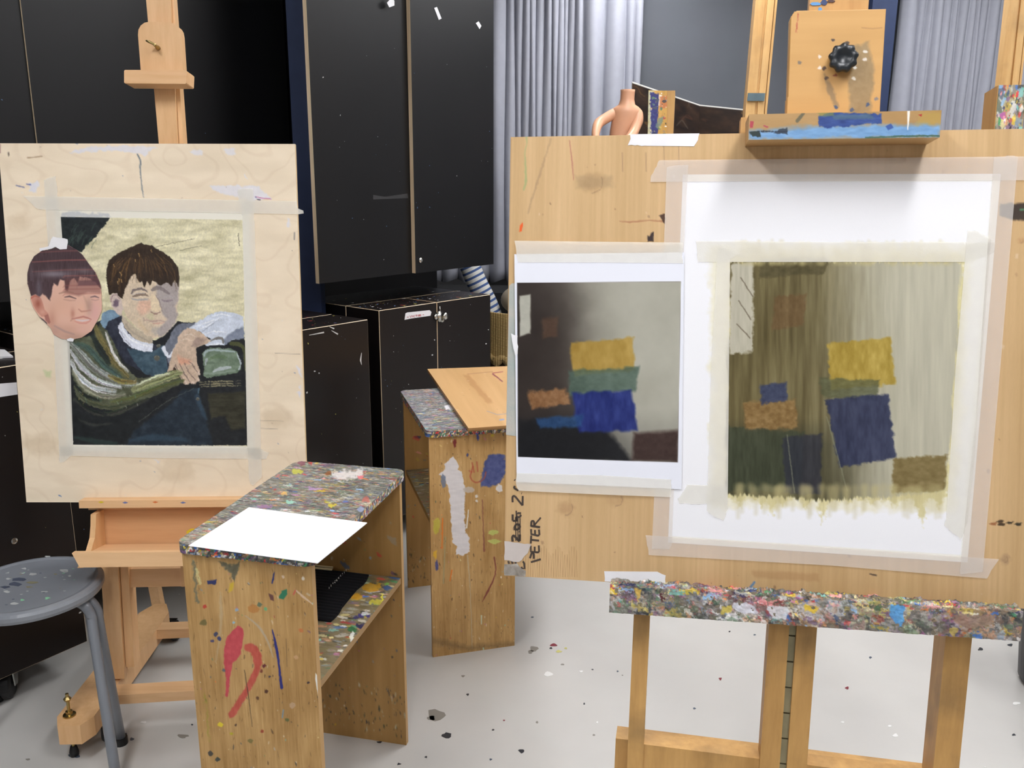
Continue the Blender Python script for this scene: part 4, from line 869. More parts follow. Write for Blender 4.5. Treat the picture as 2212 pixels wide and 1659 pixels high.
cv.stroke([(297,333),(303,348),(303,370),(307,405),(310,426)],[3,4,2.5,2,1.5],(120,128,134),.95,1.2,1,smooth=True)
wh([(62,396),(80,391),(84,402),(78,416),(66,412)],.95,5); wh([(528,374),(533,378),(533,387),(529,384)],.95,6); wh([(452,402),(455,400),(562,402),(566,412),(588,428),(550,432),(500,424),(470,415)],.9,7)
cv.stroke([(35,401),(52,405)],2.5,(70,80,140),.7,1.5,1); cv.stroke([(58,398),(66,399)],3,(80,90,160),.8,1.5,1); cv.stroke([(552,426),(572,428),(585,430)],2,(190,90,150),.8,1.2,1.5); cv.stroke([(556,431),(562,432)],2.5,(60,50,80),.9,1)
cv.fill([(16,330),(19,328),(21,334),(18,338)],(110,95,80),.8,1.5,1); cv.stroke([(60,341),(90,338)],3,(160,128,92),.7,1.5,1); cv.fill([(534,550),(542,552),(544,600),(540,662),(534,655),(537,610)],(150,205,160),.7,4,3); cv.fill([(95,800),(112,802),(110,815),(98,814)],(185,200,140),.6,6,3)
for a,b in (((594,763),(648,765)),((560,908),(612,910)),((560,925),(600,927))): cv.stroke([a,b],1.2,(150,132,112),.6,1.2)
wh([(640,790),(652,795),(650,802),(655,815),(645,806)],.9,8); wh([(645,835),(652,834),(650,842)],.9,9); wh([(643,848),(650,846),(647,860)],.9,10); wh([(620,472),(626,474),(626,492),(620,490)],.8,11)
cv.stroke([(636,502),(636,518)],1.6,(60,60,70),.9,1); cv.stroke([(127,1070),(132,1072)],2.5,(90,120,170),.9,1); cv.stroke([(0,312),(0,330)],3,(120,60,60),.5,2); wh([(330,994),(345,993),(340,998)],.9,12)
cv.specks(60,.0006,.002,[(120,100,85),(90,110,150),(235,232,228)],1.4,0,seed=6,a=.8)
for (x,y,r) in ((380,1015,26),(90,960,24),(470,900,18),(600,900,22),(40,480,16)): cv.fill([(x+r*1.5*math.cos(t),y+r*math.sin(t)) for t in np.linspace(0,6.28,12)[:-1]],(206,184,152),.35,14,8,14,int(x),8)
t=thing('drawing_board','pale plywood board with the painting of two boys, on the left easel','board',tuple(LB.px(330,1085,0)))
grid_obj('plywood_panel',cv,vmat('pale_plywood_face',rough=.55,bump=.04,bscale=400,grain=.03,spec=.3),.015,LB.n,t,edge=(214,186,146))
for pp,k in (([(49,423),(300,428),(641,434.5),(643,450),(655,455),(656,461),(643,463),(400,458),(96,453),(78,450),(66,438)],1),):
    tape(LB,pp,.0030,t,m_tape_w,40+k,'tape_strip')
# --- painting of two boys on the left board
t=thing('painting_of_boys','acrylic painting of a dark-haired boy leaning on a ledge, taped to the pale board','painting',tuple(LB.px(340,975,.001)))
PQ=[(131,468.5),(524,475),(534.5,964),(157.5,960.5)]
SH=[(118,452),(540,458),(550,980),(146,975)]
cv=canvas(LB,SH,.0010,1.1,(240,236,222))
keep=cv.C.copy(); msk=inside(cv,PQ)
cv.fill(PQ,(216,208,170),1,1)
X,Y=cv.X,cv.Y
cv.C=cv.C*(1-msk)+(np.array([220,213,178])+((fbm(X/34,Y/9,3,5)-.5)*70)[...,None]*np.array([1,1,1.1])+((fbm(X/90,Y/60,8,2)-.5)*30)[...,None])*msk
cv.stroke([(330,535),(360,528),(420,516)],1,(120,110,80),.8,1); cv.stroke([(390,540),(435,531)],1,(110,104,80),.8,1); cv.stroke([(515,505),(516,530)],1.5,(90,84,60),.9,1)
D=lambda p,c,a=1,wob=1.2,tx=10,ts=(7,7),sd=1,soft=1.4: cv.fill(p,c,a,soft,wob,6,sd,tx,ts)
S=lambda p,w_,c,a=1,soft=1.5,sd=1,dry=0,wob=.5: cv.stroke(p,w_,c,a,soft,wob,5,sd,True,dry)
# dark foliage
D([(128,465),(238,468),(228,486),(214,500),(204,516),(190,525),(176,545),(160,540),(140,530),(128,500)],(27,34,36),1,3,16)
for k in range(16):
    rg=random.Random(k); x=150+rg.random()*60; y=480+rg.random()*40; S([(x,y),(x-6,y+8),(x-10,y+18)],rg.uniform(1.5,3),(70,88,78),.5)
# ground of the lower picture
D([(140,735),(200,700),(222,690),(262,682),(300,735),(345,735),(384,695),(424,697),(460,735),(528,728),(532,790),(535,962),(158,962)],(28,31,34),1,1,12)
# shirt behind, far shoulder
D([(222,676),(238,669),(256,672),(258,684),(240,700),(222,716),(216,700)],(122,150,172),1,1,16)
# near boy's dark jacket and torso
D([(222,712),(236,694),(262,680),(276,700),(300,740),(345,745),(372,760),(368,806),(330,815),(300,800),(270,782),(250,750)],(42,46,60),1,1.5,18,(4,12))
D([(274,752),(300,757),(330,760),(352,745),(362,790),(366,806),(340,814),(312,808),(290,782)],(62,84,98),1,1.5,22,(8,8))
D([(372,714),(384,698),(424,698),(404,722),(385,742),(372,766),(358,764),(354,750)],(112,117,130),1,1.5,22,(5,10))
D([(376,785),(369,795),(358,770),(372,766)],(120,124,136),1,1,10)
S([(354,752),(358,764),(366,770),(376,756),(388,736)],[9,8,6,6,3],(226,230,240),1)
D([(384,693),(392,699),(380,705),(366,722),(352,740),(340,748),(334,736),(350,728),(372,712)],(24,26,32),1,1,4)
# collar
D([(255,703),(263,693),(268,705),(277,720),(292,731),(312,738),(331,741),(329,761),(306,758),(284,752),(268,738),(258,720)],(222,226,238),1,1,14,(6,6),5)
S([(262,700),(268,716),(284,734),(306,744),(328,748)],[2,3,2],(246,248,252),.8); S([(258,712),(268,730),(284,748)],2,(150,152,170),.7)
# neck, face, ear
D([(262,678),(276,694),(300,713),(332,731),(330,742),(305,738),(288,729),(274,714),(266,700)],(194,180,158),1,1,12)
S([(272,700),(284,716),(306,730),(328,740)],[2,3,3],(150,138,130),.5,3)
D([(269,624),(280,598),(290,590),(300,604),(345,606),(386,612),(386,640),(383,664),(385,676),(380,694),(366,714),(350,726),(334,731),(316,724),(300,711),(284,697),(272,682),(266,664),(262,650)],(216,197,172),1,.8,14,(16,16))
D([(340,612),(386,608),(385,650),(378,662),(384,680),(378,700),(360,720),(345,728),(338,716),(352,700),(362,690),(352,680),(346,660),(338,642)],(170,160,158),.95,1.5,12,(12,12),3,5)
D([(300,650),(326,648),(328,664),(318,676),(305,682),(296,668)],(226,182,158),.8,2,12,(10,10),4,8)
D([(326,636),(338,636),(342,654),(348,670),(340,675),(328,672),(326,660)],(232,212,180),.95,1,6,sd=4,soft=3)
S([(338,637),(345,655),(350,672)],[2,3,2],(140,126,124),.8); S([(326,674),(334,679),(340,678),(346,674)],[2,3,2,2],(146,112,104),.9)
D([(316,680),(330,676),(334,690),(322,694)],(204,196,160),.7,1,6,soft=4)
S([(284,634),(290,627),(304,624),(318,629)],[3,6,5,3],(118,106,104),.95); S([(288,640),(300,637),(314,636),(320,640)],[4,7,6,3],(134,116,102),.95); S([(286,645),(298,648),(318,646)],[3,4,3],(168,164,166),.8); S([(286,636),(296,634),(312,633)],2,(196,188,184),.7)
S([(330,626),(340,622),(352,626),(364,634)],[7,9,7,5],(128,118,118),.8); S([(350,648),(362,651),(372,648)],[3,4,3],(136,122,128),.8); S([(352,642),(366,640),(374,642)],3,(182,174,176),.7)
S([(312,691),(322,692),(334,694),(344,692),(354,694)],[2,3,3.5,3,2],(178,146,138),.8,2.5); S([(332,699),(344,698),(354,696)],[2,3,2],(206,160,146),.9); S([(311,687),(311,693)],2,(150,126,118),.5)
D([(328,708),(345,706),(348,718),(336,724),(326,718)],(172,166,160),.6,2,4,soft=6); S([(300,690),(306,704),(318,716)],[5,8,5],(214,188,150),.5,5)
D([(237,640),(243,633),(252,633),(260,642),(264,656),(266,668),(262,681),(255,680),(246,670),(240,657)],(208,190,180),1,.8,8); D([(244,650),(250,646),(257,650),(256,660),(250,664),(245,658)],(116,98,112),1,1,6,soft=3); S([(240,652),(242,640),(250,637),(258,645)],2,(150,120,118),.8)
# hair
D([(230,578),(236,561),(254,547),(280,536),(294,529),(304,525),(327,531),(354,545),(372,560),(384,578),(388,598),(386,619),(381,612),(377,606),(373,611),(371,618),(364,611),(352,614),(346,618),(340,611),(330,606),(324,618),(319,607),(312,622),(307,608),(303,612),(298,606),(292,591),(282,598),(276,612),(269,628),(265,646),(258,642),(252,634),(243,632),(236,637),(232,618),(230,600)],(50,36,25),1,1,14,(3,16))
rg=random.Random(21)
for k in range(70):
    x=rg.uniform(234,382); tpt=(304+(x-304)*.55,536+abs(x-304)*.12+rg.uniform(0,24)); y1=rg.uniform(575,612) if 270<x<380 else rg.uniform(575,632)
    mid=(x*.75+tpt[0]*.25,(tpt[1]+y1)/2); cut=rg.uniform(0,.5); q=(tpt[0]*(1-cut)+mid[0]*cut,tpt[1]*(1-cut)+mid[1]*cut)
    S([q,mid,(x,y1)],[.6,1.4,.8],rg.choice([(92,66,38),(120,88,50),(34,24,18),(150,112,64),(78,54,32)]),.55)
for x,y in ((260,588),(262,604),(254,608),(256,602),(292,560),(300,548),(327,539),(246,570)): S([(x,y),(x+1,y+6)],[2,1.4],(196,160,104),.9)
# white sleeve, forearm and hand
D([(405,710),(425,696),(440,688),(453,680),(466,674),(479,672),(512,677),(526,684),(527,730),(499,735),(486,745),(462,746),(446,747),(440,740),(457,732),(443,726),(433,717),(417,711)],(206,214,228),1,1.2,20,(16,7),6)
D([(527,706),(528,731),(499,735),(486,745),(482,734),(494,722),(510,712)],(124,132,150),.95,2,14,sd=2,soft=4)
for p in ([(420,706),(450,696),(480,684)],[(430,712),(455,700),(475,690)],[(460,684),(480,678),(500,684)],[(440,722),(465,716),(490,718)]): S(p,[1,3,1],(244,247,252),.8)
S([(436,718),(455,702),(474,690)],[1,1.6,1],(130,140,160),.7); S([(455,736),(470,730),(480,732),(482,740)],[2,5,5,3],(120,116,112),.9); S([(452,744),(466,744),(480,742)],[2,4,3],(236,240,248),.95)
D([(424,752),(446,747),(484,746),(500,738),(532,735),(532,770),(516,760),(500,752),(452,748),(441,756),(436,768),(438,782),(440,812),(430,812),(425,786)],(24,26,30),1,1,4)
D([(405,709),(417,710),(433,717),(446,729),(456,737),(437,746),(423,753),(425,766),(426,786),(432,800),(433,809),(428,811),(432,819),(430,824),(425,825),(424,830),(417,830),(411,827),(406,831),(399,831),(393,824),(386,813),(380,796),(377,790),(372,801),(366,807),(361,803),(366,788),(369,776),(372,758),(378,748),(384,740),(385,727),(393,717)],(204,180,158),1,.8,16,(8,8),7)
D([(384,768),(392,772),(406,776),(414,780),(408,786),(392,788),(384,784)],(222,160,132),.75,2,10,soft=7); D([(424,728),(446,732),(436,744),(423,752),(414,748),(418,738)],(160,138,128),.8,2,8,soft=5)
for p in ([(379,788),(386,804),(396,822)],[(388,786),(398,806),(411,826)],[(398,784),(408,804),(422,820)],[(409,780),(418,792),(430,808)]): S(p,[1.5,2.2,1.4],(110,92,88),.8)
for x,y in ((401,828),(418,828),(429,821),(430,808)): S([(x-1,y-3),(x+1,y+1)],4,(220,200,186),.9)
S([(398,724),(410,722),(424,728)],[1,1.6,1],(232,220,206),.8); S([(392,736),(402,732),(414,736)],[1,1.6,1],(226,212,196),.8); D([(372,800),(376,794),(382,804),(380,812),(372,810)],(90,54,44),.8,1,4)
# cushion block right of the hand
D([(437,766),(443,756),(453,751),(470,752),(499,753),(512,760),(519,776),(520,799),(513,806),(490,809),(446,817),(440,811),(441,796),(439,782)],(112,130,110),1,1.5,30,(10,8),9)
S([(440,768),(450,757),(480,757),(506,760)],[4,5,4,4],(176,190,196),.8); S([(512,764),(519,782),(517,800)],[2,3,2],(196,206,214),.9); S([(462,802),(478,796),(498,794)],[4,9,4],(192,200,206),.8); S([(444,788),(446,776)],[3,6],(186,190,200),.7); S([(444,806),(470,806),(508,800)],[5,6,3],(140,156,142),.7); S([(452,776),(470,770),(490,772)],[4,9,5],(96,118,86),.7)
S([(500,742),(516,744),(527,756),(530,800)],[8,9,7,3],(84,88,50),.85)
for yy,w0 in ((824,3),(829,4),(834,3)): S([(430,yy+2),(470,yy),(520,yy-1)],[1,w0,1],(168,160,124),.85,dry=.25)
D([(448,850),(530,846),(530,925),(500,930),(486,900),(470,898),(456,905)],(56,54,38),.9,2,20,(20,4),4,4); D([(412,842),(430,838),(430,850),(418,852)],(92,122,140),.9,1,8)
D([(392,842),(425,838),(430,860),(440,890),(452,930),(460,962),(270,962),(290,930),(330,900),(370,872)],(34,46,58),.95,2,16,(10,10),5,5); S([(426,856),(436,885),(446,905)],[12,9,5],(58,80,98),.7,5); S([(280,952),(330,945),(400,950)],[6,14,8],(52,74,90),.7,6)
S([(300,912),(360,868),(420,838)],[1,1.5,1],(120,124,110),.6)
# draped cloth, swirling folds
D([(146,735),(170,728),(200,726),(216,698),(230,712),(246,742),(262,780),(282,806),(300,818),(340,812),(372,800),(388,812),(396,826),(350,848),(300,868),(250,888),(200,880),(165,860),(155,800)],(84,88,68),1,2,26,(12,6),3)
for p,w0,c,a in (([(150,738),(172,762),(210,800),(262,826),(300,832)],[10,16,14,8],(150,158,150),.85),([(152,756),(176,792),(214,822),(262,836)],[4,12,8,4],(206,210,214),.85),([(153,780),(170,812),(206,838),(250,846)],[4,12,9,4],(188,192,196),.8),
     ([(156,800),(180,836),(224,856),(270,852)],[3,9,8,3],(150,150,130),.8),([(160,742),(190,752),(226,790),(262,816)],[4,12,12,6],(66,86,80),.8),([(206,706),(222,742),(244,780),(276,812)],[10,16,12,6],(116,108,66),.9),
     ([(228,716),(240,752),(256,782),(276,802)],[2,6,6,2],(198,200,200),.85),([(200,726),(214,752),(236,784)],[8,14,8],(34,44,40),.85),([(236,812),(262,824),(292,826)],[4,10,6],(146,128,70),.8),([(290,842),(330,826),(372,810),(392,806)],[12,20,14,6],(140,144,104),.95),
     ([(296,832),(330,816),(366,806)],[3,5,3],(198,200,176),.8),([(240,868),(290,858),(340,838),(396,822)],[4,8,7,3],(96,104,60),.8),([(160,838),(190,866),(236,878),(290,866)],[3,8,8,3],(78,82,62),.85),([(160,862),(200,890),(250,892),(320,862)],[4,10,10,3],(58,62,50),.8),
     ([(158,824),(180,852),(214,866)],[2,6,3],(28,34,34),.9),([(158,850),(186,880),(230,896)],[3,6,3],(26,30,30),.9)):
    S(p,w0,c,a,3,int(p[0][0]+p[1][1]),0,1.5)
    rg=random.Random(int(p[0][0]*3+p[1][1])); wm=max(w0)
    for k in range(int(wm*1.3)+2):
        dx,dy=rg.uniform(-.5,.5)*wm,rg.uniform(-.5,.5)*wm; m=rg.choice([.55,.75,1.15,1.35,1.0]); cc=[v*m+rg.uniform(-10,10) for v in c]
        q=[(x+dx*.55+rg.uniform(-1,1),y+dy+rg.uniform(-1,1)) for x,y in p]; i0=rg.choice([0,0,1]); q=q[i0:]
        S(q,[.5,rg.uniform(1.2,2.8),.4],cc,rg.uniform(.4,.8),1.3,k,rg.choice([0,0,.35]),.8)
D([(150,884),(200,900),(260,900),(310,880),(290,925),(270,962),(158,962)],(24,28,30),1,4,12,(10,10),5,5); S([(170,905),(200,918),(240,915)],[3,6,3],(70,72,64),.5,4); S([(162,945),(200,952),(250,958)],[6,12,8],(44,62,58),.7,4)
rg=random.Random(31)
for k in range(45):
    x=rg.uniform(165,300);y=rg.uniform(800,880); S([(x,y),(x+rg.uniform(-3,3),y+rg.uniform(2,6))],[1,1.4],rg.choice([(140,160,140),(170,150,80),(60,110,100),(190,190,180)]),.6)
# buttons
for x,y,r in ((339,773,6.5),(342,747,4.5),(427,862,4)): 
    cv.fill([(x+r*math.cos(k*.5),y+r*math.sin(k*.5)) for k in range(13)],(92,90,80),1,1.2); cv.stroke([(x+r*.75*math.cos(k*.5),y+r*.75*math.sin(k*.5)) for k in range(6,13)],1,(150,148,138),.9,1)
# brush drag: paint edges wander with the bristles, thin streaks follow
j_,i_=np.meshgrid(np.arange(cv.ny),np.arange(cv.nx),indexing='ij')
dj=((fbm(X/6,Y/6,91,3)-.5)*3.2).round().astype(int); di=((fbm(X/6+9,Y/6,92,3)-.5)*3.2).round().astype(int)
cv.C=cv.C[np.clip(j_+dj,0,cv.ny-1),np.clip(i_+di,0,cv.nx-1)]
cv.C=cv.C*(1+.16*(fbm(X/2.2+Y/9,Y/3.5-X/14,95,3)-.5))[...,None]+((fbm(X/10,Y/5,96,4)-.5)*14)[...,None]
cv.C=keep*(1-msk)+cv.C*msk
cv.fill([(133,462),(150,458),(236,462),(240,470),(133,469)],(160,168,182),.5,4,5,8,3); 
grid_obj('sheet',cv,vmat('acrylic_on_paper',rough=.42,bump=.15,bscale=700,grain=.02,spec=.45),.0005,LB.n,t)
for i,(pp,o_) in enumerate((([(95,390),(104,384),(121,380),(124,420),(131,468),(141,600),(150,730),(158,960),(158,974),(152,986),(138,998),(129,1000),(128,985),(116,726),(104,538)],.0020),
    ([(129,963),(350,966),(560,967),(572,975),(581,978),(575,992),(350,990),(131,984)],.0020),
    ([(513,410),(530,407),(547,409),(550,480),(562,900),(566,1030),(556,1041),(547,1049),(541,1046),(538,1035),(534,960),(524,475)],.0020))):
    tape(LB,pp,o_,t,m_tape_w,60+i)
# --- photo cut-out of a boy's face
t=thing('photo_cutout','glossy photo cut-out of a smiling boy face taped over the left edge of the painting','photo',tuple(LB.px(140,733,.004)))
OUT=[(59,588),(63.5,570),(73,553),(90,541),(107,539),(121,534),(147,529),(165,539),(178,550),(192,570),(206,588),(214,607),(218,619),(220,669),(212,688),(197,715),(176,729),(153,734),(132,732),(115,722),(109,708),(101,700),(85,685),(71,664),(65,647),(66.6,639),(59,613)]
cv=canvas(LB,[(55,524),(224,524),(224,738),(55,738)],.0034,.8,(228,184,164)); X,Y=cv.X,cv.Y
def G(x,y,rx,ry,c,a): 
    al=(a*np.exp(-((X-x)/rx)**2-((Y-y)/ry)**2))[...,None]; cv.C=cv.C*(1-al)+np.array(c,float)*al
G(205,675,14,30,(222,170,168),.6); G(150,712,30,12,(196,150,130),.5); G(130,660,26,22,(222,176,152),.7); G(160,728,40,10,(176,140,124),.6); G(112,690,10,22,(190,136,116),.6); G(192,660,8,18,(170,140,126),.6); G(120,715,14,12,(188,150,136),.6)
G(175,665,10,14,(230,184,160),.8); G(176,712,14,8,(226,180,166),.6); G(140,672,12,12,(228,180,158),.6); G(157,678,5,12,(182,118,100),.6)
# ear
cv.fill([(66,642),(72,637),(82,637),(89,645),(93,656),(96,668),(104,678),(100,684),(90,684),(80,674),(72,660)],(206,146,128),1,2,.5); G(82,656,6,9,(160,92,76),.9); cv.stroke([(68,644),(75,639),(84,642)],3,(190,106,90),.8,2); G(92,674,6,5,(220,170,150),.7)
cv.fill([(84,684),(94,690),(102,698),(101,702),(92,694)],(92,78,84),1,2); cv.fill([(96,682),(104,678),(109,696),(106,700),(98,692)],(168,110,100),.9,2)
# hair
HR=[(59,613),(59,588),(63,570),(73,553),(90,541),(107,538),(121,533),(147,528),(165,538),(178,549),(192,569),(206,587),(215,607),(219,625),(206,610),(190,600),(172,598),(168,612),(160,600),(152,606),(146,628),(142,626),(139,606),(130,604),(124,618),(116,612),(112,630),(108,650),(100,640),(92,634),(86,640),(76,636),(67,640)]
cv.fill(HR,(80,64,68),1,3,1.5,5,2,10,(2,14))
rg=random.Random(5)
for k in range(110):
    x=rg.uniform(64,206); y0=rg.uniform(560,590); y1=y0+rg.uniform(16,34); cv.stroke([(x,y0),(x+rg.uniform(-3,3)-(110-x)*-.03,y1)],[.5,1.2],rg.choice([(120,108,112),(60,46,48),(96,80,80),(140,128,134)]),.35,1)
G(118,592,34,7,(158,150,160),.65); G(84,622,6,18,(120,114,124),.6); G(180,585,16,6,(140,128,134),.5)
# striped wood reflections painted into the colour of the glossy print
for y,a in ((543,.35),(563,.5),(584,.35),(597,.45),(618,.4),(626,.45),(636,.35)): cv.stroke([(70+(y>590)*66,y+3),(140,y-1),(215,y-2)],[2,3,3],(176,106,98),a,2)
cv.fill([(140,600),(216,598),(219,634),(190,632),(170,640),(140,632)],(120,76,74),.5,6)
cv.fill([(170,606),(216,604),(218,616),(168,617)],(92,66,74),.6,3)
# features
cv.stroke([(128,634),(142,630),(158,632)],[2,4,2],(150,108,94),.6,3); cv.stroke([(140,642),(150,640),(164,645)],[2,4,2],(104,80,82),.85,2); cv.stroke([(138,647),(150,649),(162,649)],[2,3,2],(186,140,126),.6,3)
cv.stroke([(196,642),(205,640),(213,643)],[2,3.5,2],(112,90,96),.8,2); cv.stroke([(198,647),(206,649),(213,647)],2,(176,136,130),.6,2)
cv.stroke([(181,640),(188,655),(192,668)],[3,5,3],(190,150,132),.5,4); cv.stroke([(170,668),(176,673),(186,672),(196,670)],[2,3,2.5,1.5],(186,128,112),.75,3)
cv.stroke([(157,689),(166,687),(180,684),(190,687),(197,690)],[1.5,3,3.5,3,1.5],(176,104,98),.7,2.5); cv.stroke([(164,691),(178,693),(192,691)],[2,4,2],(222,204,206),.95,1.5); cv.stroke([(162,694),(172,698),(186,698),(195,693)],[2,3,3.5,2],(212,140,130),.75,3); cv.stroke([(156,688),(153,693)],2,(170,120,104),.5,3); S=None
cv.stroke([(118,704),(140,716),(160,722)],[2,4,2],(150,132,132),.5,4)
mk=cv._sd(OUT,X,Y)<0
grid_obj('photo',cv,vmat('glossy_photo_paper',rough=.28,spec=.3),.0006,LB.n,t,mask=mk)
tape(LB,[(114,511),(122,513),(146,517),(144,538),(130,539),(119,533),(112,537),(86,543),(85,536),(105,532)],.0052,t,m_tape_o,70)
tape(LB,[(144,733),(152,730),(160,732),(158,738),(146,737)],.0052,t,m_tape_o,71)

# --- left easel (beech, wheeled crank easel)
t=thing('beech_easel','beech crank easel on castors with a shelf tray, holding the pale board at left','easel',(-.95,2.4,0))
LA=lambda x,y,o=0: LB.ab(x,y,o)
bFl=(0-LB.p0[2])/LB.up[2]
def tri(bm,pts,off,th): pslab(bm,LB,pts,off,th)
# mast
a0,a1=LA(345,300,-.017)[0],LA(386,300,-.017)[0]
bm=bmesh.new(); pslab(bm,LB,[(312,-40),(366,-40),(384,310),(343,310)],-.018,.024); 
bm2=[LB.px(343,310,-.018),LB.px(384,310,-.018)]
A0,B0,_=LB.loc(bm2[0]); A1,B1,_=LB.loc(bm2[1]); lbox(bm,LB,A0,A1,LA(300,1258,-.06)[1],B0,-.042,-.018); obj('mast',bm,m_bev,t,bevel=.002)
bm=bmesh.new(); pslab(bm,LB,[(368,-40),(372,-40),(397,310),(387,310)],-.026,.03); obj('mast_rack',bm,m_bev,t,bevel=.001)
# top clamp
bm=bmesh.new(); pts=[(304,152),(298,75),(299,64),(304,55),(312,49),(322,47),(366,48),(376,51),(384,57),(388,64),(390,75),(395,152)]
pslab(bm,LB,pts,.018,.032); obj('top_clamp',bm,m_bev,t,bevel=.002)
bm=bmesh.new(); pslab(bm,LB,[(268,153),(270,151),(400,151),(403,154),(402,179),(400,181),(270,180),(268,178)],.05,.062); obj('clamp_lip',bm,m_be,t,bevel=.004)
bm=bmesh.new(); q=LB.px(342,104,.018); lathe(bm,[(.0005,0),(.0055,0),(.0055,.008),(.003,.010),(.003,.024),(.0025,.03),(.0005,.03)],q,14,axis=Vector(tuple(LB.n)));
tube(bm,[q+LB.n*.026+LB.ex*.004,q+LB.n*.028-LB.ex*.012+LB.up*.008,q+LB.n*.028-LB.ex*.020+LB.up*.011],[.003,.0035,.002],10); obj('wing_screw',bm,mat('brass_screw',(170,150,100),rough=.3,metal=1),t,smooth=True)
# bottom ledge
yl=1083; bm=bmesh.new(); pslab(bm,LB,[(170,1082),(600,1078),(600,1094),(171,1098)],.035,.0345); lbox(bm,LB,LA(190,1085,0)[0],LA(590,1085,0)[0],LA(300,1100,.0)[1],LA(300,1087.5,0)[1],-.035,.0004); obj('board_ledge',bm,m_be,t,bevel=.003)
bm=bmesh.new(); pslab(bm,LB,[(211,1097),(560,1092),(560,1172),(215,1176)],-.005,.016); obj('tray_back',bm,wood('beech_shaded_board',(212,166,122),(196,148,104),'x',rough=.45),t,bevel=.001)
# tray shelf: front lip and floor
f0=LB.px(156,1195,.15); f1=LB.px(600,1191,.15); b0=LB.px(206,1176,.0); b1=LB.px(560,1172,.0)
bm=bmesh.new(); pslab(bm,LB,[(155,1195),(600,1190),(600,1220),(172,1226)],.15,.018); obj('tray_lip',bm,m_be,t,bevel=.003)
bm=bmesh.new(); z=.002; P=[LB.px(190,1200,.135),LB.px(600,1196,.135),LB.px(570,1172,-.0),LB.px(215,1176,-.0)]; prism(bm,P,(0,0,-.012)); obj('tray_floor',bm,m_be,t)
for xs in ((201,1190,0),):
    bm=bmesh.new(); P=[(216,1108),(210,1106),(207,1120),(206,1150),(200,1180),(192,1195),(216,1195),(240,1180),(232,1120)]
    a_=LB.ab(212,1150,.02)[0]; prof=[(1.0,.0),(.012,0),(.03,.0)]
    pr=[(.03,-.02),(.03,.045),(.0,.05),(-.03,.06),(-.055,.085),(-.085,.14),(-.085,-.02)]
    b_=LB.ab(214,1110,.04)[1]-.03
    prism(bm,[LB.w(a_-.006,b_+u,o) for u,o in pr],LB.ex*.014); obj('tray_bracket',bm,m_bev,t,bevel=.001)
a_r=LA(560,1100,0)[0]
# uprights, right side mirrored about the mast
am=(A0+A1)/2; aU=[LA(219,1250,-.02)[0],LA(256,1250,-.02)[0]]
for sgn in (-1,1):
    u0,u1=(aU[0],aU[1]) if sgn<0 else (2*am-aU[1]+.02,2*am-aU[0]+.02)
    bm=bmesh.new(); lbox(bm,LB,u0,u1,bFl+.13,LA(230,1100,-.02)[1],-.045,-.02); obj('upright',bm,m_bev,t,bevel=.002)
    bm=bmesh.new(); v0=u1+.002 if sgn<0 else u0-.024; lbox(bm,LB,v0,v0+.022,bFl+.16,LA(230,1100,-.02)[1],-.075,-.03); obj('side_runner',bm,m_bev,t,bevel=.002)
bm=bmesh.new(); lbox(bm,LB,aU[1]+.01,2*am-aU[1],LA(300,1263,-.06)[1],LA(300,1224,-.06)[1],-.06,-.04); obj('cross_rail',bm,m_be,t,bevel=.002)
# base rails on the floor
yaw=math.radians(-3.5)
def rail(x0,y0,mirror=False):
    M=Matrix.Translation((x0,y0,0))@Matrix.Rotation(math.radians(2.2),4,'Z')
    bm=bmesh.new(); w2=.048; L=.66
    pts=[(-w2*.6,-.0),(w2*.6,0),(w2,.04),(w2,L-.06),(w2*.4,L),(-w2*.4,L),(-w2,L-.06),(-w2,.04)]
    P=[M@Vector((x,y,.12)) for x,y in pts]; prism(bm,P,(0,0,-.055)); r=obj('base_rail',bm,m_bev,t,bevel=.003)
    bm=bmesh.new(); tube(bm,[M@Vector((-.018,.045,.015)),M@Vector((-.018,.045,.185))],.0042,10); lathe(bm,[(.0005,.12),(.016,.12),(.016,.124),(.0085,.126),(.0085,.134),(.0005,.135)],M@Vector((-.018,.045,0)),18); lathe(bm,[(.0005,.165),(.008,.165),(.010,.17),(.005,.176),(.0005,.178)],M@Vector((-.018,.045,0)),12); obj('levelling_screw',bm,mat('brass_screw',(170,150,100),rough=.3,metal=1),t)
    bm=bmesh.new(); lathe(bm,[(.0005,0),(.011,0),(.012,.012),(.008,.028),(.0005,.03)],M@Vector((-.018,.045,0)),16); obj('rubber_foot',bm,m_rub,t,smooth=True)
    for yy in (.11,L-.02):
        bm=bmesh.new(); lathe(bm,[(.0005,-.014),(.029,-.014),(.034,-.008),(.034,.008),(.029,.014),(.0005,.014)],M@Vector((.046,yy,.034)),24,axis=(1,.35,0)); obj('castor_wheel',bm,m_rub,t)
        bm=bmesh.new(); q=M@Vector((.03,yy,.058)); box(bm,q.x-.02,q.x+.022,q.y-.02,q.y+.02,.060,.0675); obj('castor_plate',bm,m_steel,t)
    return M
fr0=onz(148,1568,.12); MR=rail(float(fr0[0]),float(fr0[1]))
ml=LB.w(am,bFl+.1,-.03); xr=2*ml[0]-fr0[0]; rail(float(xr),float(fr0[1])+.07)
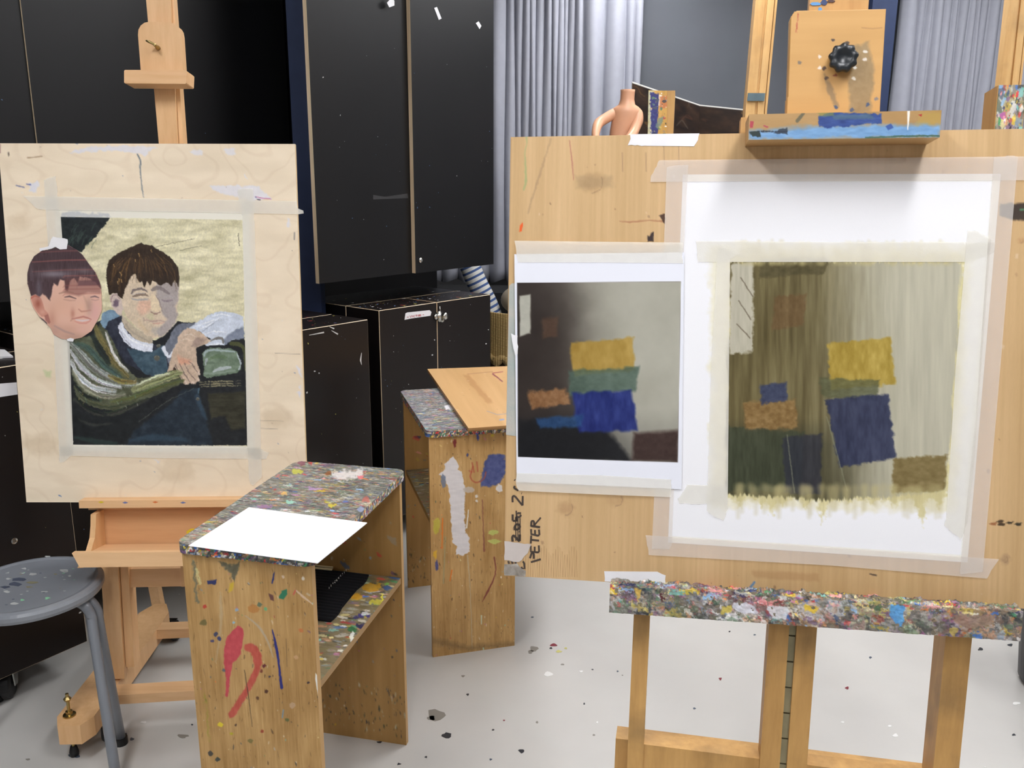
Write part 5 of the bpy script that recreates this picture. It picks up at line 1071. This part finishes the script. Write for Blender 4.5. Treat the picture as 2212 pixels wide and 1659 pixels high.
for (x,y,x2,y2) in ((245,1478,470,1484),(312,1345,470,1343)):
    q0=onz(x,y,.12); q1=np.array([xr-.03,q0[1]+.05,.12]); d=q1-q0; dv=np.array([0,.042,0])
    q0=q0-d*.02-dv; q1=q1-dv
    bm=bmesh.new(); hexa(bm,[q0+np.array([0,-.012 if y>1400 else -.004,-.002]),q1+np.array([0,-.012,-.002]),q1+dv+np.array([0,0,-.002]),q0+dv+np.array([0,0,-.002])],[p+np.array([0,0,-.03]) for p in (q0+np.array([0,-.012,0]),q1+np.array([0,-.012,0]),q1+dv,q0+dv)])
    obj('base_crossbar',bm,m_be,t,bevel=.003)
q0=aty(329,1262,2.72); q1=aty(343,1335,2.62)
for dx in (0,xr-float(q0[0])-.15):
    bm=bmesh.new(); e=np.array([dx,0,0]); d=(q1-q0); s=q0-d*1.2
    hexa(bm,[s+e+np.array([-.016,0,0]),s+e+np.array([.016,0,0]),q1+e+np.array([.016,0,0]),q1+e+np.array([-.016,0,0])],[s+e+np.array([-.016,.03,0]),s+e+np.array([.016,.03,0]),q1+e+np.array([.016,.03,0]),q1+e+np.array([-.016,.03,0])]); obj('rear_strut',bm,m_bev,t,bevel=.002)
bm=bmesh.new(); pslab(bm,LB,[(402,1148),(412,1142),(430,1142),(436,1150),(428,1158),(424,1168),(412,1172),(404,1170),(406,1158)],-.0035,.001); obj('paint_blot',bm,mat('yellow_paint',(222,196,44),rough=.4,var=.1),t)
for x,y,c in ((218,1085,0),(270,1086,1),(335,1085,2),(395,1086,1)):
    bm=bmesh.new(); pslab(bm,LB,[(x-6*1,y),(x,y-2.5),(x+7,y),(x,y+2)],.0357,.0005); obj('paint_fleck',bm,[mat('yellow_paint',(222,196,44)),mat('fleck_blue',(110,120,170)),mat('fleck_orange',(220,120,60))][c],t)

# ================================================================ PAINTED SIDE TABLES (plywood, open front, mid shelf)
m_tw=vmat('plywood_table_side',rough=.5,bump=.08,bscale=350,aniso=(1,1,.15),grain=.05,spec=.35)
m_twn=wood('plywood_table_inside',(150,112,58),(124,88,44),'z',rough=.5,dirt=.3)
WB=(184,146,92)
def table(name,label,FL,ux,W,D,HT,shelf,seed,front_paint,top_paint,shelf_paint,step=1.4):
    FL=np.array([FL[0],FL[1],0.]); u=np.array([ux[0],ux[1],0.])/np.hypot(*ux[:2]); v=np.array([-u[1],u[0],0.]); Z=np.array([0,0,1.])
    t=thing(name,label,'table',tuple(FL+u*W/2+v*D/2),group='paint-splattered plywood tables')
    ov=.010; th=.022
    p=lambda a,b,z: FL+u*a+v*b+Z*z
    # top: rounded corners through a masked grid, splattered
    g=bil([p(-ov,D+ov,HT),p(W+ov,D+ov,HT),p(W+ov,-ov,HT),p(-ov,-ov,HT)],int((W+2*ov)/.0013),int((D+2*ov)/.0016))
    cv=Canvas(g,(118,116,106)); cv.drift(34,.016,.006,seed,5); cv.drift(16,.12,.06,seed+1,3)
    GS=SPLAT+[(96,98,90),(112,112,104),(84,86,84),(140,138,130),(122,120,112),(104,110,98),(186,184,176)]*2; cv.specks(500,.003,.011,GS,2.8,.05,seed=seed+2,a=.55,wob=.9); cv.specks(5200,.0007,.0030,GS,3.0,.05,seed=seed+3,a=.7,wob=.6); cv.specks(260,.0006,.0040,BRIGHT,2.2,0,seed=seed+4,a=.85,wob=.6); cv.C+=((fbm(cv.A/.008,cv.B/.0016,seed+7,4)-.5)*70)[...,None]
    top_paint(cv)
    r=.028; a_=cv.A; b_=cv.B; dx=np.maximum(np.maximum(r-a_,a_-(cv.lu-r)),0); dy=np.maximum(np.maximum(r-b_,b_-(cv.lv-r)),0)
    mk=np.hypot(dx,dy)<r
    bump=(fbm(a_/.006,b_/.003,seed+9,4)-.5)*.0016
    grid_obj('table_top',cv,m_spl,th,Z,t,mask=mk,disp=bump,side=True)
    # near side panel (faces the viewer) painted
    pt=.016
    g=bil([p(0,0,HT-th),p(W,0,HT-th),p(W,0,0.0),p(0,0,0.0)],int(W/.0009),int((HT-th)/.0012))
    cv=Canvas(g,WB); cv.drift(16,.010,.25,seed+20,5); cv.drift(22,.07,.10,seed+21,5,(1,1,.9)); cv.drift(14,.0025,.05,seed+25,3); cv.specks(420,.0003,.0010,[(120,86,44),(206,170,110),(96,72,44)],7,1.57,seed=seed+26,a=.5)
    cv.specks(70,.0007,.0022,SPLAT+BRIGHT,1.6,1.57,seed=seed+22,a=.75); cv.specks(120,.0006,.002,[(70,50,35),(60,60,60),(225,220,205)],2.5,1.57,seed=seed+23,a=.6); cv.specks(20,.0010,.0028,SPLAT+BRIGHT,1.8,.8,(0,1,0,.2),seed=seed+24,a=.5)
    front_paint(cv)
    grid_obj('side_panel',cv,m_tw,pt,-v,t,edge=(186,148,96))
    # far side panel
    g=bil([p(0,D-pt,HT-th),p(W,D-pt,HT-th),p(W,D-pt,0.0),p(0,D-pt,0.0)],int(W/.002),int((HT-th)/.0024))
    cv=Canvas(g,(172,134,80)); cv.drift(10,.012,.3,seed+30,4); cv.specks(60,.0008,.003,SPLAT+BRIGHT,1.5,1.57,seed=seed+31,a=.7); cv.specks(120,.0006,.0025,[(60,70,60),(50,50,60),(190,190,170)],3,1.57,(0,1,.78,.97),seed=seed+32,a=.8)
    cv.specks(14,.003,.009,SPLAT+BRIGHT,2,.5,area=(.1,.95,.2,.42),seed=seed+33,a=.7)
    grid_obj('side_panel',cv,m_tw,pt,-v,t,edge=(186,148,96))
    # shelf
    g=bil([p(.002,D-pt-.001,shelf),p(W-.002,D-pt-.001,shelf),p(W-.002,pt+.001,shelf),p(.002,pt+.001,shelf)],int(W/.0018),int(D/.002))
    cv=Canvas(g,(124,112,84)); cv.drift(26,.03,.01,seed+40,5); cv.specks(700,.001,.006,SPLAT+[(120,110,70),(110,100,80)],2.4,0,seed=seed+41,a=.75); cv.specks(160,.001,.006,BRIGHT,2,0,seed=seed+42,a=.85)
    shelf_paint(cv,p)
    grid_obj('shelf',cv,m_spl,.016,Z,t,edge=(150,116,66))
    return t,p,u,v
# near table
NT=.785; FLn=onz(415,1196,NT-.022); FRn=onz(704,1230,NT-.022); BRn=onz(882,1602,0)
un=(onz(705,1212,NT)-onz(405,1180,NT))[:2]; un/=np.linalg.norm(un); vn_=np.array([-un[1],un[0]])
FLb=np.array([BRn[0],BRn[1]])-vn_*.52-un*.285
def fp_near(cv):
    F=cv.fill; S=cv.stroke
    F([(513,1352),(524,1356),(527,1370),(523,1392),(520,1412),(512,1424),(503,1432),(500,1446),(496,1470),(492,1506),(486,1504),(488,1470),(484,1432),(483,1408),(490,1378),(500,1364)],(196,74,84),.95,2,2,6,2,14)
    F([(528,1392),(545,1390),(556,1396),(564,1412),(566,1432),(560,1452),(546,1482),(528,1512),(506,1548),(496,1552),(492,1542),(512,1514),(536,1474),(550,1440),(546,1418),(540,1408),(528,1404)],(190,72,66),.8,3,2,6,3,16,(5,14))
    S([(588,1360),(597,1400),(603,1440),(608,1486)],[2,6,4,6],(40,44,120),1,1.5,1,smooth=True)
    F([(682,1454),(688,1462),(698,1500),(708,1550),(713,1586),(708,1590),(700,1560),(688,1510),(681,1470)],(232,230,222),1,1.5,.8)
    S([(530,1330),(560,1355),(580,1390),(590,1420)],[2,5,4,2],(180,168,150),.7,2,1,smooth=True); S([(476,1280),(478,1330),(474,1380),(466,1430)],[3,7,5,2],(190,176,150),.5,4,2,smooth=True)
    F([(608,1276),(620,1272),(620,1284),(612,1294),(602,1292)],(44,120,90),.95,1.5,1.5); F([(586,1260),(590,1240),(594,1234),(592,1252),(588,1262)],(40,50,110),.95,1.2,1)
    F([(448,1254),(468,1252),(466,1263),(448,1262)],(36,46,100),.9,2,2); F([(495,1262),(505,1258),(502,1276),(494,1280)],(210,180,50),.8,3,2)
    F([(470,1212),(500,1220),(518,1214),(512,1240),(506,1258),(500,1240),(486,1228)],(70,80,74),.7,4,4,6,4,20); F([(580,1282),(590,1286),(592,1298),(584,1296)],(96,60,60),.9,2,1)
    S([(640,1276),(656,1290),(676,1306)],[3,5,2],(214,190,170),.8,1.5,1); S([(638,1276),(634,1284)],3,(200,90,80),.9,1.5); F([(676,1292),(692,1300),(696,1308),(684,1306)],(160,44,44),.9,1.5,1.5); F([(684,1272),(700,1270),(700,1278),(688,1280)],(140,60,44),.9,2,1.5)
    for x,y,c,r in ((600,1372,(60,70,110),1),(548,1316,(186,128,66),12),(650,1362,(196,116,66),6),(560,1306,(90,110,90),6),(574,1316,(100,180,130),4),(505,1345,(140,190,220),3),(512,1318,(140,170,200),4),(442,1310,(190,60,50),5),(440,1345,(106,98,56),9),(466,1370,(50,60,100),6),(474,1380,(40,50,110),5),(458,1385,(60,60,110),4),(690,1388,(235,225,215),8),(484,1448,(90,100,110),4),(476,1566,(230,210,50),6),(510,1566,(70,50,40),3),(570,1438,(90,30,40),5),(565,1450,(110,50,40),4),(576,1494,(70,40,30),5),(582,1462,(60,50,70),3),(556,1508,(90,60,40),4),(620,1555,(90,100,60),5),(632,1524,(190,160,130),7),(566,1580,(150,60,40),4),(640,1420,(200,160,120),6),(666,1474,(40,30,50),3),(540,1600,(120,110,60),6),(470,1640,(50,60,60),6),(455,1628,(60,60,60),6),(500,1585,(180,170,40),4),(655,1250,(235,230,220),4),(612,1246,(220,200,180),4),(448,1200,(60,70,90),6)):
        rg=random.Random(x*7+y); F([(x+r*rg.uniform(.6,1.2)*math.cos(k*.9),y+r*rg.uniform(.6,1.2)*math.sin(k*.9)) for k in range(7)],c,.85,1.6,1.2,4,x)
    S([(528,1448),(536,1500),(545,1570)],[1.5,2,1],(70,56,40),.8,1.5,.6,smooth=True); S([(618,1380),(620,1440)],[1,2,1],(90,70,50),.7,1.5); S([(612,1534),(610,1550)],3,(120,150,170),.8,1.5)
    S([(704,1300),(709,1400)],[3,5,3],(150,50,50),.6,2,3,dry=.35); S([(712,1440),(722,1480)],5,(44,40,90),.7,2,3,dry=.4); S([(418,1215),(426,1300)],[8,5],(80,96,90),.6,3,5,dry=.3); S([(424,1230),(432,1260)],[6,6],(216,210,150),.7,2,3,dry=.2)
    S([(442,1500),(452,1600)],[5,5],(150,150,50),.5,3,4,dry=.35)
def tp_near(cv):
    cv.fill([(718,1018),(780,1012),(788,1020),(780,1032),(735,1036),(712,1028)],(226,218,214),.85,8,8,6,3,10); cv.fill([(772,1028),(786,1026),(782,1034),(774,1034)],(226,120,124),.9,2,2)
    for x,y,c,w_,h_ in ((640,1018,(196,196,70),14,6),(650,1000,(120,60,80),10,6),(672,1000,(200,60,60),5,3),(684,1000,(240,200,70),5,2),(718,1092,(206,190,60),14,5),(704,1084,(180,170,60),8,3),(684,1056,(190,150,196),14,3),(572,1094,(150,110,150),22,4),(626,1084,(150,210,190),12,4),(672,1055,(180,140,190),8,3),(612,1066,(220,170,90),8,3),(625,1060,(50,56,84),6,4),(710,1022,(150,96,60),9,5),(790,1080,(190,110,100),10,8),(780,1100,(150,160,190),8,5),(745,1083,(100,120,180),7,3),(594,1058,(170,40,40),6,3),(600,1030,(190,110,110),6,4),(470,1140,(150,170,120),8,4),(452,1148,(200,150,140),7,3)):
        rg=random.Random(x+y); cv.fill([(x+w_*rg.uniform(.6,1.2)*math.cos(k*.8),y+h_*rg.uniform(.6,1.2)*math.sin(k*.8)) for k in range(8)],c,.85,2,4,5,x,16)
def sp_near(cv,p):
    for x,y,c,w_,h_ in ((800,1270,(196,146,40),26,12),(770,1290,(206,150,40),16,8),(812,1300,(186,176,60),22,8),(780,1330,(60,50,120),10,5),(768,1334,(50,46,96),8,4),(795,1330,(60,50,130),6,4),(778,1352,(40,36,80),10,6),(760,1360,(50,110,70),10,8),(790,1325,(206,206,206),12,5),(760,1378,(230,232,226),6,14),(735,1404,(226,224,214),8,4),(755,1405,(206,226,236),4,14),(835,1262,(110,170,70),8,5),(838,1270,(50,80,130),9,5),(862,1240,(40,40,60),5,6),(825,1290,(226,216,60),3,12)):
        rg=random.Random(x+y); cv.fill([(x+w_*rg.uniform(.6,1.2)*math.cos(k*.8),y+h_*rg.uniform(.6,1.2)*math.sin(k*.8)) for k in range(8)],c,.85,2,4,5,x,20)
SHN=.497
tN,pN,uN,vN=table('side_table','paint-splattered plywood side table in front, with a blank white sheet on its top',FLb,un,.285,.52,NT,SHN,100,fp_near,tp_near,sp_near)
# back table
BT=.765
FLB=onz(935,1420,0); uB=(onz(1115,1394,0)-FLB)[:2]; uB/=np.linalg.norm(uB)
def fp_back(cv):
    F=cv.fill; S=cv.stroke
    F([(978,985),(990,1002),(990,1016),(998,1018),(1004,1060),(1004,1120),(1006,1150),(1014,1160),(1014,1190),(1000,1200),(984,1198),(988,1180),(978,1175),(974,1120),(970,1060),(964,1040),(950,1024),(962,1014),(960,1002)],(222,220,224),.95,2,3,6,2,10,(20,4))
    F([(1048,996),(1058,984),(1074,980),(1092,985),(1092,1020),(1080,1044),(1062,1052),(1040,1052),(1036,1040),(1044,1016)],(66,80,140),.9,4,4,8,3,22); 
    S([(1022,1008),(1016,1030),(1028,1042),(1044,1036),(1050,1020)],3,(170,80,60),.7,2,1,smooth=True); S([(1020,1000),(1024,1020)],3,(170,80,60),.7,2); S([(1030,998),(1032,1018)],3,(170,80,60),.7,2)
    for x,y,c,rx,ry in ((982,958,(110,30,36),4,9),(1032,944,(50,66,150),3,8),(1067,930,(40,110,60),12,5),(1063,941,(200,180,50),4,3),(1079,1054,(222,222,226),9,8),(1030,1072,(226,226,226),4,4),(1030,1082,(226,226,226),3,3),(943,1136,(190,180,70),9,20),(940,1198,(226,180,50),4,12),(944,1222,(70,76,140),4,12),(1066,1150,(190,200,110),12,6),(1068,1170,(190,200,110),14,5),(1010,983,(50,60,120),3,4),(958,1040,(110,124,150),6,18),(1014,1058,(190,180,170),14,8)):
        rg=random.Random(x+y); F([(x+rx*rg.uniform(.7,1.2)*math.cos(k*.9),y+ry*rg.uniform(.7,1.2)*math.sin(k*.9)) for k in range(7)],c,.85,2,2,5,x,10)
    S([(956,1120),(955,1185)],[3,3,2],(226,120,40),.9,1.5,1); S([(976,1232),(972,1255)],[3,2],(226,120,40),.9,1.5); S([(1012,1102),(1008,1140)],[2,5,3],(230,230,222),.95,1.5,.6); S([(1068,1204),(1070,1240),(1052,1280),(1042,1300)],[3,2,4,1],(110,40,44),.7,1.5,1,smooth=True)
    S([(1042,1080),(1044,1140),(1046,1190)],[2,2,4],(120,60,60),.6,1.5,1); S([(1010,1200),(1016,1280),(1020,1400)],[3,2,2],(190,182,160),.6,1.5,1,smooth=True); S([(962,1160),(958,1260)],3,(150,160,130),.5,2,1)
    S([(930,1384),(1010,1400),(1110,1390)],[16,10,10],(90,74,52),.35,10,4); S([(1040,1330),(1040,1348)],[3,2],(206,226,206),.8,1.5); S([(1044,1400),(1046,1412)],[3,2],(190,226,206),.8,1.5)
def tp_back(cv):
    cv.fill([(958,876),(976,872),(982,884),(964,886)],(234,230,228),.9,3,3); cv.fill([(904,828),(910,827),(910,832),(904,832)],(230,210,60),.9,1.5,1)
    cv.C=cv.C*1.02+np.array([4,6,14])
tK,pK,uK,vK=table('side_table','paint-splattered plywood side table further back, with a bare board laid across its top',FLB[:2],uB,.275,.52,BT,.47,300,fp_back,tp_back,lambda cv,p:None)
# the bare drawing board on the back table
zp=ZPlane(BT+.014); c4=[(925,797),(1250,786),(1260,905),(1010,925)]
cv=Canvas(bil([zp.px(x,y) for x,y in [(923,797),(1240,786),(1290,905),(1012,925)]],230,180),(206,164,112)); cv.drift(10,.03,.4,3,4); cv.fill([(1000,812),(1012,808),(1064,868),(1052,872)],(176,128,80),.6,4,3); cv.stroke([(1064,806),(1086,803)],1.5,(130,40,60),.8,1.5); cv.stroke([(1065,808),(1085,824)],[3,2,2],(120,44,66),.8,1.5,1); cv.stroke([(1052,888),(1075,896),(1098,893)],1.5,(130,140,180),.6,1.5); cv.stroke([(1080,907),(1088,906)],3,(120,150,210),.8,1.5); cv.stroke([(1010,808),(1064,803)],2,(160,110,80),.5,2)
cv.specks(40,.0008,.003,[(120,80,60),(236,226,210),(160,120,90)],1.5,0,seed=3,a=.7)
o=grid_obj('drawing_board',cv,vmat('bare_board_face',rough=.45,spec=.35,grain=.04),.011,(0,0,1),None,edge=(170,128,80)); thing('','bare light brown drawing board lying flat across the further side table','board',o=o)
# the white sheet on the near table
zp=ZPlane(NT+.0016); P=bil([zp.px(x,y) for x,y in [(538,1096),(793,1130),(686,1217),(407,1179)]],40,30)
cv=Canvas(P,(243,243,245))
for x,y in ((632,1126),(668,1140),(656,1150)): cv.fill([(x-14,y),(x,y-4),(x+12,y-3),(x+6,y+3)],(238,232,208),.6,6,2)
bend=np.zeros(P.shape[:2]); uu=np.linspace(0,1,P.shape[1])[None]; vv=np.linspace(0,1,P.shape[0])[:,None]; bend=.002*np.clip(uu-.6,0,1)*np.ones_like(vv)+.0004
o=grid_obj('sheet_of_paper',cv,vmat('blank_paper',rough=.6,spec=.3),.0004,(0,0,1),None,disp=bend); thing('','blank white sheet of paper lying across the front of the near side table','paper',o=o)
# brush roll on the near shelf
t=thing('brush_roll','black cloth brush roll with white pocket numbers on the near side table shelf','brush roll',tuple(onz(740,1270,SHN+.003)))
zs=SHN+.003; TL=onz(672,1210,zs); TR=onz(806,1231,zs); BRr=onz(712,1342,zs); BLr=BRr+(TL-TR)
TL=TL-vN*.048; TR=TR-vN*.030; BLr=BRr+(TL-TR)
gu,gv=24,160; P=bil([TL,TR,BRr,BLr],gu,gv); v_=np.linspace(0,1,gv)[:,None]; u_=np.linspace(0,1,gu)[None]
disp=.0035*np.abs(np.sin(v_*math.pi*17))+.0015*np.sin(u_*3); P[...,0]+=(.006*np.sin(v_*9)*u_)
# keep the cloth on the shelf: clip against the left edge of the table
cv=Canvas(P,(24,24,27)); grid_obj('cloth',cv,vmat('black_canvas_cloth',rough=.95,spec=.15,bump=.2,bscale=900),.0025,(0,0,1),t,disp=disp)
zr=ZPlane(zs+.0045); bm=bmesh.new()
digs={'1':[[(0,-3),(0,3)]],'2':[[(-1.5,-2),(1,-3),(1.5,-1),(-1.5,3),(1.5,3)]],'4':[[(.5,3),(.5,-3),(-1.5,1),(1.8,1)]],'6':[[(1.2,-3),(-1.2,0),(-1.2,3),(1.2,3),(1.2,.5),(-1.2,.5)]]}
seq=['1','2','1','1','4','4','4','6','6','1','1','1']
for i,ch in enumerate(seq):
    f=i/(len(seq)-1); x=756+(711-756)*f; y=1223+(1269-1223)*f
    for st in digs[ch]: ribbon(bm,zr,[(x+a*.8,y+b*.8) for a,b in st],1.0,0)
obj('pocket_numbers',bm,mat('white_ink',(230,230,225),rough=.6),t)
for x,y in ((700,1219),(700,1226),(698,1231)):
    bm=bmesh.new(); a=onz(x-40,y-6,zs+.006); b=onz(x+19,y,zs+.006); tube(bm,[a,b],[.0025,.0035],8); obj('brush_handle',bm,mat('cream_brush_handle',(220,205,165),rough=.4),t)

# ================================================================ GREY STOOL
m_st=mat('grey_stool_paint',(122,126,133),rough=.3,var=.07,vscale=9,spec=.5,coat=.3)
SZ=.475; sc_=onz(64,1263,SZ-.004); SR=.176
t=thing('stool','round grey metal stool with paint specks on its seat, at the left edge','stool',(float(sc_[0]),float(sc_[1]),0))
bm=bmesh.new(); lathe(bm,[(.0005,SZ-.03),(SR-.012,SZ-.03),(SR-.003,SZ-.028),(SR,SZ-.02),(SR,SZ-.010),(SR-.004,SZ-.003),(SR-.014,SZ),(SR-.02,SZ-.001),(SR-.026,SZ-.003),(.0005,SZ-.004)],(sc_[0],sc_[1],0),72)
rg=random.Random(3)
zz_=ZPlane(SZ-.0035)
for x,y,rx,ry,c in ((15,1236,7,4,1),(40,1252,18,4,2),(52,1228,6,3,1),(103,1202,6,2,1),(138,1232,12,4,1),(30,1262,16,5,2),(70,1258,12,3,3),(15,1278,8,3,1),(95,1278,9,2,1),(120,1240,5,2,3),(48,1296,5,3,4),(103,1293,8,3,4),(127,1288,4,2,4),(30,1304,10,3,1),(0,1312,6,3,3),(145,1282,10,3,5),(70,1240,10,3,1),(150,1244,4,2,1),(18,1250,5,2,1),(62,1268,9,2,3),(10,1268,12,3,2)):
    P=[onz(x+rx*rg.uniform(.5,1.2)*math.cos(k*.8),y+ry*rg.uniform(.5,1.2)*math.sin(k*.8),SZ-.0032) for k in range(8)]; prism(bm,P,(0,0,-.0005),c)
for k in range(50):
    a=rg.uniform(0,6.28);r=SR*.85*rg.random()**.5;s=rg.uniform(.0008,.0025); c=(sc_[0]+r*math.cos(a),sc_[1]+r*math.sin(a)); prism(bm,[(c[0]+s*2*math.cos(q*1.2),c[1]+s*math.sin(q*1.2),SZ-.0032) for q in range(5)],(0,0,-.0005),rg.choice([1,1,2,3,4]))
obj('seat',bm,[m_st,mat('fleck_pale',(170,172,172)),mat('fleck_navy',(70,76,92)),mat('fleck_olive',(128,124,100)),mat('fleck_green',(130,190,150)),mat('fleck_sky',(130,150,180))],t,smooth=False)
f1=onz(254,1702,0); f2=onz(262,1606,0)
cS=np.array([sc_[0],sc_[1]])
for i,ft in enumerate((f1,f2,np.append(2*cS-f1[:2]+np.array([-.0,.02]),0),np.append(2*cS-f2[:2]+np.array([0,-.02]),0))):
    tp=(onz(176,1306,SZ-.05),onz(206,1296,SZ-.05))[i%2][:2]; tp=tp if i<2 else 2*cS-tp
    d=tp-cS; rr_=np.linalg.norm(d); d/=rr_; ft[:2]=ft[:2]; a0=cS+d*.05; a1=cS+d*(SR-.030); a2=cS+d*(SR-.012)
    pts=[(*a0,SZ-.042),(*(cS+d*(SR-.06)),SZ-.042),(*a1,SZ-.050),(*a2,SZ-.080),(ft[0]*.12+a2[0]*.88,ft[1]*.12+a2[1]*.88,SZ-.13),(ft[0],ft[1],.012)]
    bm=bmesh.new(); tube(bm,smoothpts(pts,5),.0130,16); l=obj('leg',bm,m_st,t,smooth=True)
    bm=bmesh.new(); lathe(bm,[(.0005,0),(.0175,0),(.0175,.02),(.0005,.021)],(ft[0],ft[1],0),14); obj('rubber_foot',bm,m_rub,l).matrix_parent_inverse=Matrix.Identity(4)

# ================================================================ DARK BUCKET at the right edge
q=aty(2280,1380,2.35); bm=bmesh.new(); lathe(bm,[(.0005,0.001),(.085,.001),(.1,.02),(.135,.40),(.142,.41),(.14,.42),(.128,.42),(.095,.03),(.0005,.02)],(float(q[0])+.02,2.35,0),40)
o=obj('waste_bin',bm,mat('dark_grey_plastic',(62,62,64),rough=.45,var=.05),None,smooth=False); thing('','dark grey round bin at the right edge behind the studio easel','bin',o=o)
